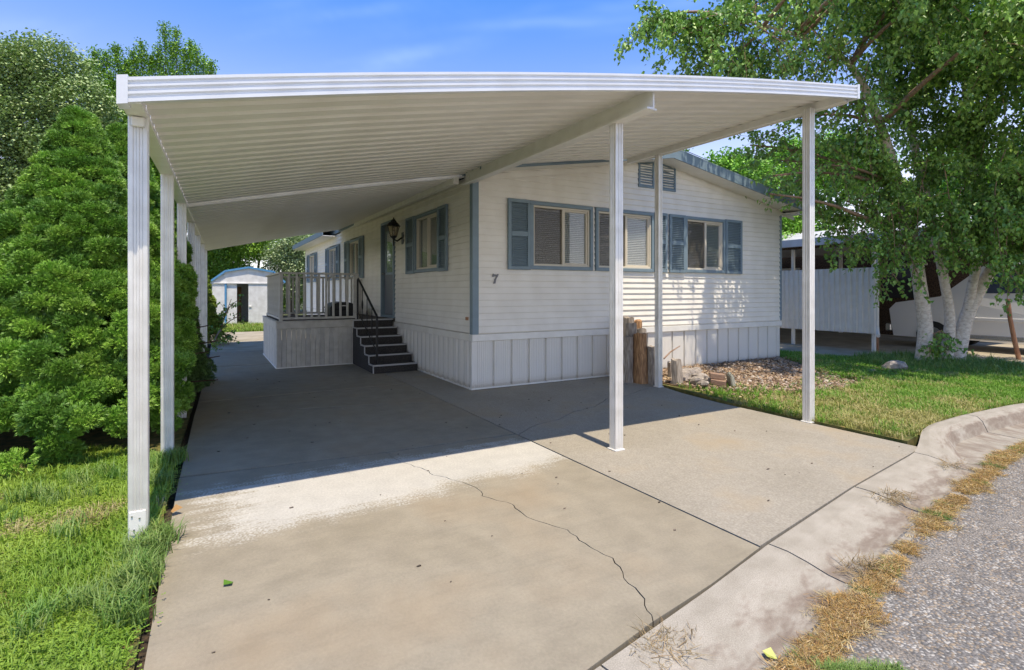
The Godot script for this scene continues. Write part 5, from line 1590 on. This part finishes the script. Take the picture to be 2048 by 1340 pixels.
func spruce(called: String, label: String, cones: Array, lobes: int, per: int, sd: int, fade: Array, limit := 99.0) -> void:
	rng.seed = sd
	var c0: Array = cones[0]
	var t := thing(called, label, "shrub", V(c0[0], 0, c0[1]))
	var ns := FastNoiseLite.new(); ns.seed = sd; ns.frequency = 0.9
	var core := mb()
	for c in cones:
		part(t, "trunk", mb().tube([V(c[0], -0.05, c[1]), V(c[0], c[3] * 0.9, c[1])], [0.09, 0.02], 7).mesh(), M.bark_dark)
		# bare inner branches
		for k in 46:
			var f := rng.randf_range(0.04, 0.9)
			var an := rng.randf() * TAU
			var rr: float = c[2] * cone_r(f) * 0.86
			core.tube([V(c[0], f * c[3] * 0.9, c[1]), V(c[0] + cos(an) * rr, f * c[3] + 0.05, c[1] + sin(an) * rr)], [0.018, 0.006], 4, false)
	part(t, "branches", core.mesh(), M.bark_dark)
	var trs := []
	var cols := []
	for k in lobes:
		var c: Array = cones[0] if rng.randf() < c0[4] or cones.size() == 1 else cones[1]
		var f := 1.0 - sqrt(rng.randf())
		f = lerpf(f, rng.randf(), 0.25)
		if k % 24 == 0: f = rng.randf_range(0.82, 0.99)
		var an := rng.randf() * TAU
		var rr: float = c[2] * cone_r(f) * (0.90 + 0.34 * ns.get_noise_3d(cos(an) * 2.2, f * c[3] * 2.8, sin(an) * 2.2) + rng.randf_range(-0.06, 0.05))
		var y: float = f * c[3]
		var cen := V(c[0] + cos(an) * rr, y, c[1] + sin(an) * rr)
		if cen.x > limit: continue
		var outw := V(cos(an), 0.42, sin(an)).normalized()
		var lr := rng.randf_range(0.07, 0.125) * (1.0 - 0.35 * f)
		var tn: Array = fade[rng.randi() % fade.size()]
		var kk := rng.randf_range(0.85, 1.15)
		for j in per:
			var d := in_sphere().normalized()
			d = (d + outw * 0.75).normalized()
			var p := cen + V(d.x * 1.25, d.y * 0.75, d.z * 1.25) * lr * rng.randf_range(0.86, 1.06)
			if p.y < 0.03: continue
			var up := (d + V(0, 0.35, 0) + outw * 0.3).normalized()
			var side := up.cross(V(rng.randf() - 0.5, rng.randf() - 0.5, rng.randf() - 0.5)).normalized()
			var s := rng.randf_range(0.6, 0.95)
			trs.append(Transform3D(Basis(side, up, side.cross(up)).scaled(V(s, s, s)), p))
			var k2 := kk * rng.randf_range(0.8, 1.2)
			cols.append(Color(tn[0] * k2, tn[1] * k2, tn[2] * k2))
	many(t, "foliage", sprig, M.needle, trs, cols)

func cone_r(f: float) -> float:
	return pow(maxf(1.0 - f, 0.0), 1.12) * (1.0 if f > 0.12 else lerpf(0.86, 1.0, f / 0.12)) + 0.02

var sprig: ArrayMesh

func shrubs() -> void:
	sprig = sprig_mesh()
	spruce("spruce_bush", "big dense green spruce bush beside the carport posts", [[-1.15, -7.0, 1.72, 3.26, 0.66], [-0.86, -7.7, 1.45, 3.34]], 3200, 66, 51, [[0.158, 0.319, 0.034], [0.200, 0.383, 0.043], [0.116, 0.250, 0.030], [0.253, 0.436, 0.053]], -0.24)
	spruce("juniper_bush", "low dark juniper growing between the posts at the driveway edge", [[-0.42, -7.9, 0.42, 1.75, 0.5], [-0.35, -9.4, 0.36, 1.5]], 260, 34, 52, [[0.075, 0.150, 0.033], [0.098, 0.180, 0.039]])
	spruce("yellow_cypress", "narrow yellow green cypress behind the carport posts", [[-0.12, -16.3, 0.5, 2.0, 1.0]], 300, 34, 53, [[0.27, 0.38, 0.05], [0.22, 0.32, 0.04]])
	# leafy bush with bare twigs by the rear of the driveway
	var st := [[[0.25, -0.05, -16.1, 0.02], [0.3, 0.35, -16.05, 0.016], [0.42, 0.8, -16.0, 0.010], [0.55, 1.2, -16.0, 0.006]]]
	var o := branch_tree("leafy_bush", "loose leafy bush spilling over the rear driveway edge", st, [[0.28, 0.34, -15.8, 0.36], [0.50, 0.22, -16.1, 0.30], [0.22, 0.62, -16.0, 0.34], [0.55, 0.12, -15.6, 0.2], [0.42, 0.9, -16.0, 0.3], [0.68, 1.15, -15.95, 0.26], [0.12, 0.2, -14.4, 0.3], [0.75, 0.75, -16.0, 0.22]], M.twig, M.twig, leaf_mesh(0.075, 0.026), M.leaf, 420.0, [[0.17, 0.32, 0.05], [0.12, 0.23, 0.04], [0.23, 0.38, 0.07]], 0.2, 0.2, 61)
	o.set_meta("category", "bush")

# ---------------------------------------------------------------- grass
func tuft_mesh(n: int, h: float, w: float, spread: float, lean: float, sd: int) -> ArrayMesh:
	var rg := RandomNumberGenerator.new(); rg.seed = sd
	var b := mb()
	b.tinted = true
	for k in n:
		var an := rg.randf() * TAU
		var d := V(cos(an), 0, sin(an))
		var p := V(rg.randfn(0, 1) * spread, 0, rg.randfn(0, 1) * spread)
		var hh := h * rg.randf_range(0.5, 1.15)
		var ln := lean * rg.randf_range(0.2, 1.2)
		var s := V(-d.z, 0, d.x) * w
		var m := p + V(0, hh * 0.6, 0) + d * hh * ln * 0.35
		var e := p + V(0, hh * (1.0 - 0.25 * ln), 0) + d * hh * ln
		var q := rg.randf_range(0.75, 1.2)
		b.tint = Color(q * rg.randf_range(0.9, 1.15), q, q)
		b.quad(p - s, p + s, m + s * 0.8, m - s * 0.8)
		b.tri(m - s * 0.8, m + s * 0.8, e)
	return b.mesh()

func clover_mesh(n: int, sd: int) -> ArrayMesh:
	var rg := RandomNumberGenerator.new(); rg.seed = sd
	var b := mb()
	b.tinted = true
	for k in n:
		var p := V(rg.randfn(0, 0.03), rg.randf_range(0.012, 0.042), rg.randfn(0, 0.03))
		var an := rg.randf() * TAU
		var q := rg.randf_range(0.8, 1.2)
		b.tint = Color(q, q, q)
		for j in 3:
			var a2 := an + TAU * j / 3.0
			var d := V(cos(a2), rg.randf_range(-0.1, 0.45), sin(a2)) * rg.randf_range(0.007, 0.011)
			var s := V(-sin(a2), 0, cos(a2)) * 0.0052
			b.quad(p, p + d * 0.8 + s, p + d * 1.35, p + d * 0.8 - s)
	return b.mesh()

func strew(n: int, lo: Vector2, hi: Vector2, area: PackedVector2Array, y: float, s0: float, s1: float, tone: Callable, keep: Callable) -> Array:
	var trs := []
	var cols := []
	var tries := 0
	while trs.size() < n and tries < n * 8:
		tries += 1
		var p := Vector2(rng.randf_range(lo.x, hi.x), rng.randf_range(lo.y, hi.y))
		if not Geometry2D.is_point_in_polygon(p, area): continue
		if not keep.call(p): continue
		var s := rng.randf_range(s0, s1)
		trs.append(Transform3D(Basis(Vector3.UP, rng.randf() * TAU).scaled(V(s, s * rng.randf_range(0.8, 1.2), s)), V(p.x, y, p.y)))
		cols.append(tone.call(p))
	return [trs, cols]

func stuff(called: String, mesh: Mesh, a: Array, label: String, category: String) -> void:
	var o := many(self, called, mesh, M.blade, a[0], a[1])
	o.set_meta("label", label); o.set_meta("category", category)

func grasses() -> void:
	rng.seed = 71
	var patch := FastNoiseLite.new(); patch.seed = 5; patch.frequency = 0.9; patch.fractal_octaves = 3
	var fine := tuft_mesh(14, 0.06, 0.0022, 0.022, 0.9, 1)
	var tall := tuft_mesh(22, 0.15, 0.003, 0.028, 0.85, 2)
	var clover := clover_mesh(11, 3)
	var left := poly([[-0.30, -1.5], [-0.28, -2.9], [-0.26, -4.0], [-0.23, -4.75], [-0.3, -5.4], [-0.9, -6.0], [-2.4, -6.3], [-3.4, -6.0], [-3.4, -1.2]])
	var any := func(_p: Vector2) -> bool: return true
	var green := func(p: Vector2) -> Color:
		var t: float = patch.get_noise_2d(p.x, p.y)
		var c := Color(0.21, 0.36, 0.035).lerp(Color(0.36, 0.47, 0.06), clampf(t + 0.45, 0, 1))
		if t > 0.34 and rng.randf() < 0.7: c = Color(0.50, 0.42, 0.20)
		return c * rng.randf_range(0.8, 1.2)
	stuff("clover_cover", clover, strew(24000, Vector2(-3.4, -6.4), Vector2(-0.2, -1.3), left, -0.016, 0.5, 1.0, green, func(p: Vector2) -> bool: return patch.get_noise_2d(p.x * 0.8 + 9.0, p.y * 0.8) > -0.25), "bright clover and low weeds of the left lawn", "clover")
	stuff("short_grass", fine, strew(15000, Vector2(-3.4, -6.4), Vector2(-0.2, -1.3), left, -0.018, 0.7, 1.3, green, any), "short grass of the left lawn", "grass")
	var dark := func(_p: Vector2) -> Color: return Color(0.15, 0.29, 0.045).lerp(Color(0.28, 0.37, 0.10), rng.randf()) * rng.randf_range(0.85, 1.15)
	# tall clumps: at the corner post, along the edge, below the spruce
	var spots := [[-0.30, -3.42, 0.10, 34], [-0.24, -3.55, 0.08, 20], [-0.28, -3.15, 0.10, 30], [-0.38, -2.95, 0.12, 22], [-0.32, -2.78, 0.08, 12], [-0.55, -2.9, 0.16, 8], [-0.62, -2.35, 0.10, 7], [-0.75, -4.75, 0.34, 26], [-0.45, -4.9, 0.18, 14], [-1.0, -4.5, 0.25, 9], [-0.62, -3.95, 0.16, 5], [-0.28, -5.2, 0.10, 26], [-0.33, -4.6, 0.07, 12], [-0.9, -2.6, 0.15, 10]]
	var trs := []
	var cols := []
	for q in spots:
		for k in q[3]:
			var an := rng.randf() * TAU
			var r: float = sqrt(rng.randf()) * q[2]
			var s := rng.randf_range(0.6, 1.15)
			trs.append(Transform3D(Basis(Vector3.UP, rng.randf() * TAU).scaled(V(s, s, s)), V(q[0] + cos(an) * r, -0.018, q[1] + sin(an) * r)))
			cols.append(dark.call(Vector2.ZERO))
	stuff("tall_grass", tall, [trs, cols], "long unmown grass clumps round the carport corner post", "grass")
	# right lawn: green in the shade, straw in the open
	var rt := poly([[5.62, -2.5], [5.63, -4.4], [5.95, -5.1], [6.2, -4.8], [6.9, -4.3], [7.8, -4.08], [8.7, -4.3], [8.95, -5.1], [9.95, -6.2], [10.45, -6.9], [10.45, -9.5], [11.3, -9.5], [11.33, -6.6], [12.2, -4.3], [13.4, -1.7], [11.3, -1.92], [9.6, -2.33], [8.04, -2.55], [6.9, -2.57], [5.95, -2.5]])
	var straw := func(p: Vector2) -> Color:
		var t: float = patch.get_noise_2d(p.x * 0.9 + 40.0, p.y * 0.9)
		var dry := clampf(1.0 - (p.x - 6.2) / 3.6, 0, 1) * clampf((p.y + 5.0) / 1.3, 0, 1) * 0.75 + t * 0.9
		var c := Color(0.17, 0.35, 0.035).lerp(Color(0.24, 0.41, 0.05), rng.randf())
		if rng.randf() < dry: c = Color(0.56, 0.47, 0.21).lerp(Color(0.42, 0.42, 0.12), rng.randf())
		return c * rng.randf_range(0.8, 1.2)
	var thin := func(p: Vector2) -> bool: return not (p.x < 7.9 and p.y < -3.85 - (p.x - 5.6) * 0.12) or rng.randf() < 0.22
	stuff("lawn_grass", fine, strew(23000, Vector2(5.6, -9.5), Vector2(13.5, -1.6), rt, 0.018, 0.8, 1.5, straw, thin), "mown grass of the right lawn, straw coloured near the driveway", "grass")
	var wild := func(p: Vector2) -> bool: return p.distance_to(Vector2(12.0, -4.75)) < 1.1 + rng.randf() * 0.4
	stuff("tree_foot_grass", tuft_mesh(16, 0.16, 0.004, 0.04, 0.8, 8), strew(900, Vector2(10.6, -6.0), Vector2(13.4, -3.4), poly([[10.5, -6.2], [13.4, -6.2], [13.4, -3.2], [10.5, -3.2]]), 0.02, 0.5, 1.2, dark, wild), "longer dark grass round the foot of the birch", "grass")
	# weeds at the edges of the rock bed and of the slab
	var weed := poly([[5.63, -4.5], [5.9, -5.5], [6.5, -5.1], [7.2, -4.7], [8.9, -5.2], [8.6, -4.0], [6.5, -4.0], [5.63, -3.5]])
	stuff("bed_weeds", tuft_mesh(10, 0.10, 0.004, 0.02, 0.8, 9), strew(420, Vector2(5.6, -5.5), Vector2(8.7, -3.5), weed, 0.02, 0.5, 1.1, straw, any), "weeds along the edge of the rock bed", "weeds")
	# dry grass in the joint between gutter and asphalt
	trs = []; cols = []
	for k in 8000:
		var s := rng.randf_range(2.5, 11.2)
		var r := kerb_at(s)
		var lump := patch.get_noise_1d(s * 3.1) * 0.5 + patch.get_noise_1d(s * 9.0 + 50.0) * 0.3
		if lump < -0.24 + rng.randf() * 0.14: continue
		var off := 0.475 + rng.randfn(0, 0.022 + 0.09 * maxf(lump, 0.0))
		var p: Vector2 = r[0] + r[1] * off
		var sc := rng.randf_range(0.35, 1.2)
		trs.append(Transform3D(Basis.from_euler(V(rng.randf_range(-0.7, 0.7), rng.randf() * TAU, rng.randf_range(-0.7, 0.7))).scaled(V(sc, sc * 0.36, sc)), V(p.x, -0.05, p.y)))
		var g := patch.get_noise_1d(s * 14.0 + 90.0) > 0.42
		var dry: Color = [Color(0.62, 0.41, 0.14), Color(0.48, 0.29, 0.11), Color(0.66, 0.52, 0.26), Color(0.34, 0.22, 0.12), Color(0.55, 0.33, 0.10)][rng.randi() % 5]
		cols.append((Color(0.15, 0.27, 0.05) if g else dry) * rng.randf_range(0.75, 1.2))
	stuff("dry_grass", tuft_mesh(13, 0.055, 0.0016, 0.016, 1.3, 10), [trs, cols], "dry yellow grass in the joint between gutter and road", "dry grass")
	# twigs and litter heaps in the gutter
	trs = []; cols = []
	for q in [[1.58, -1.54, 0.10, 170], [4.12, -1.88, 0.13, 90], [2.95, -1.50, 0.08, 40], [5.3, -2.0, 0.08, 24]]:
		for k in q[3]:
			var an := rng.randf() * TAU
			var rr: float = sqrt(rng.randf()) * q[2]
			var sc := rng.randf_range(0.5, 1.2)
			trs.append(Transform3D(Basis.from_euler(V(rng.randf_range(-1.4, 1.4), rng.randf() * TAU, rng.randf_range(-1.4, 1.4))).scaled(V(sc, sc * 0.55, sc)), V(q[0] + cos(an) * rr * 1.5, -0.035 + rng.randf() * 0.02, q[1] + sin(an) * rr * 0.7)))
			cols.append(Color(0.34, 0.21, 0.10).lerp(Color(0.5, 0.36, 0.18), rng.randf()) * rng.randf_range(0.7, 1.1))
	stuff("gutter_litter", tuft_mesh(5, 0.10, 0.0015, 0.02, 1.2, 12), [trs, cols], "little heaps of dry straw washed into the gutter", "litter")
	# green weeds in a crack of the road
	trs = []; cols = []
	for k in 90:
		var f := rng.randf()
		trs.append(Transform3D(Basis(Vector3.UP, rng.randf() * TAU).scaled(V(0.7, 0.6, 0.7)), V(lerpf(2.02, 2.28, f) + rng.randfn(0, 0.012), -0.052, lerpf(-1.17, -1.02, f) + rng.randfn(0, 0.01))))
		cols.append(dark.call(Vector2.ZERO))
	stuff("road_weeds", fine, [trs, cols], "thin line of green weeds in a crack of the asphalt", "weeds")
	# back yard weeds in front of the shed
	stuff("yard_grass", tuft_mesh(16, 0.22, 0.006, 0.06, 0.7, 13), strew(1500, Vector2(-0.5, -25.2), Vector2(6.0, -20.7), poly([[0.2, -20.7], [3.2, -20.7], [6, -26], [6, -25], [-0.5, -25.1]]), -0.1, 0.7, 1.3, green, any), "uncut grass in front of the garden shed", "grass")
	# single fallen leaves
	var lm := leaf_mesh(0.055, 0.028)
	var o := single("fallen_leaf", lm, leaf_col("green_leaf", Color(0.10, 0.22, 0.02)), "fresh green leaf lying on the tan slab", "leaf")
	o.transform = Transform3D(Basis.from_euler(V(0.1, 2.2, 0.12)), V(0.065, 0.012, -2.86))
	o = single("dry_leaf", leaf_mesh(0.075, 0.034), leaf_col("brown_leaf", Color(0.42, 0.24, 0.08)), "curled brown leaf at the lawn edge by the corner post", "leaf")
	o.transform = Transform3D(Basis.from_euler(V(-0.4, 1.1, 0.5)), V(-0.20, 0.02, -3.96))
	o = single("yellow_leaf", leaf_mesh(0.06, 0.03), leaf_col("yellow_green_leaf", Color(0.45, 0.48, 0.10)), "yellow leaf lying in the gutter silt", "leaf")
	o.transform = Transform3D(Basis.from_euler(V(0.1, 0.4, 0.1)), V(1.93, -0.04, -1.35))
	rng.seed = 99
	trs = []; cols = []
	var cb := mb().lumpy(Vector3.ZERO, V(0.5, 0.25, 0.4), 402, 0.35).mesh()
	for k in 110:
		var p := Vector2(rng.randf_range(-0.1, 5.5), rng.randf_range(-9.5, -2.2))
		var s := rng.randf_range(0.006, 0.02)
		trs.append(Transform3D(Basis(Vector3.UP, rng.randf() * TAU).scaled(V(s * 1.6, s, s)), V(p.x, 0.003, p.y)))
		cols.append(Color(0.10, 0.08, 0.06) * rng.randf_range(0.6, 2.0))
	var lt := many(self, "driveway_crumbs", cb, M.chips, trs, cols)
	lt.set_meta("label", "crumbs of leaf and soil scattered on the driveway"); lt.set_meta("category", "litter")

func leaf_col(called: String, c: Color) -> StandardMaterial3D:
	var m := mat(called, c.linear_to_srgb(), 0.5)
	m.cull_mode = BaseMaterial3D.CULL_DISABLED
	return m

func cirrus() -> ImageTexture:
	var w := 1024
	var h := 512
	var ns := FastNoiseLite.new(); ns.seed = 8; ns.frequency = 1.0; ns.fractal_octaves = 5
	var n2 := FastNoiseLite.new(); n2.seed = 18; n2.frequency = 1.0; n2.fractal_octaves = 3
	var d := PackedByteArray(); d.resize(w * h * 4)
	for y in h / 2:
		var el := PI * 0.5 - PI * (y + 0.5) / h
		for x in w:
			var az := TAU * (x + 0.5) / w
			var p := Vector2(cos(az), sin(az)) * (cos(el) / (sin(el) + 0.18))
			var q := p.rotated(0.9)
			var f := ns.get_noise_2d(q.x * 1.1, q.y * 5.5) + 0.6 * n2.get_noise_2d(q.x * 0.8, q.y * 0.8)
			var a := clampf((f - 0.06) * 1.5, 0, 1)
			var i := (y * w + x) * 4
			d[i] = 235; d[i + 1] = 240; d[i + 2] = 246; d[i + 3] = int(a * a * 190.0 * smoothstep(0.0, 0.25, el))
	return picture(w, h, d, Image.FORMAT_RGBA8)

func _ready() -> void:
	# camera: level, looking along the corner of the house, lens shifted down
	var cam := Camera3D.new()
	cam.name = "camera"
	add_child(cam)
	cam.position = V(0, 1.4, 0)
	cam.rotation.y = -atan2(609.0, 1063.0)
	cam.projection = Camera3D.PROJECTION_FRUSTUM
	cam.near = 0.05; cam.far = 900.0
	cam.size = 0.05 * 1340.0 / 1063.0
	cam.frustum_offset = Vector2(0, -0.05 * 87.0 / 1063.0)
	cam.current = true
	# sky, sun, exposure
	var env := Environment.new()
	env.background_mode = Environment.BG_SKY
	var sky := Sky.new()
	var sm := ProceduralSkyMaterial.new()
	sm.sky_top_color = lin(0.016, 0.108, 0.36)
	sm.sky_horizon_color = lin(1.0, 0.97, 0.90)
	sm.sky_curve = 0.115
	sm.ground_bottom_color = lin(0.20, 0.18, 0.14)
	sm.ground_horizon_color = lin(0.34, 0.38, 0.42)
	sm.sky_cover = cirrus()
	sm.sky_cover_modulate = Color(0.28, 0.28, 0.28)
	sm.sun_angle_max = 12.0
	sky.sky_material = sm
	env.sky = sky
	env.background_energy_multiplier = 1.5
	env.tonemap_mode = Environment.TONE_MAPPER_LINEAR
	env.tonemap_exposure = 1.74
	env.sdfgi_enabled = true; env.ssao_enabled = true; env.ssil_enabled = true
	var we := WorldEnvironment.new()
	we.environment = env
	add_child(we)
	var sun := DirectionalLight3D.new()
	sun.name = "sun"
	add_child(sun)
	sun.look_at_from_position(Vector3.ZERO, V(0.022, -1.0, -0.375), Vector3.FORWARD)
	sun.light_energy = 1.0
	sun.light_color = Color(1.0, 0.945, 0.86)
	sun.light_angular_distance = 0.5
	sun.shadow_enabled = true
	make_materials()
	setting()
	carport()
	house()
	porch()
	shed()
	neighbour()
	trees()
	shrubs()
	clutter()
	grasses()
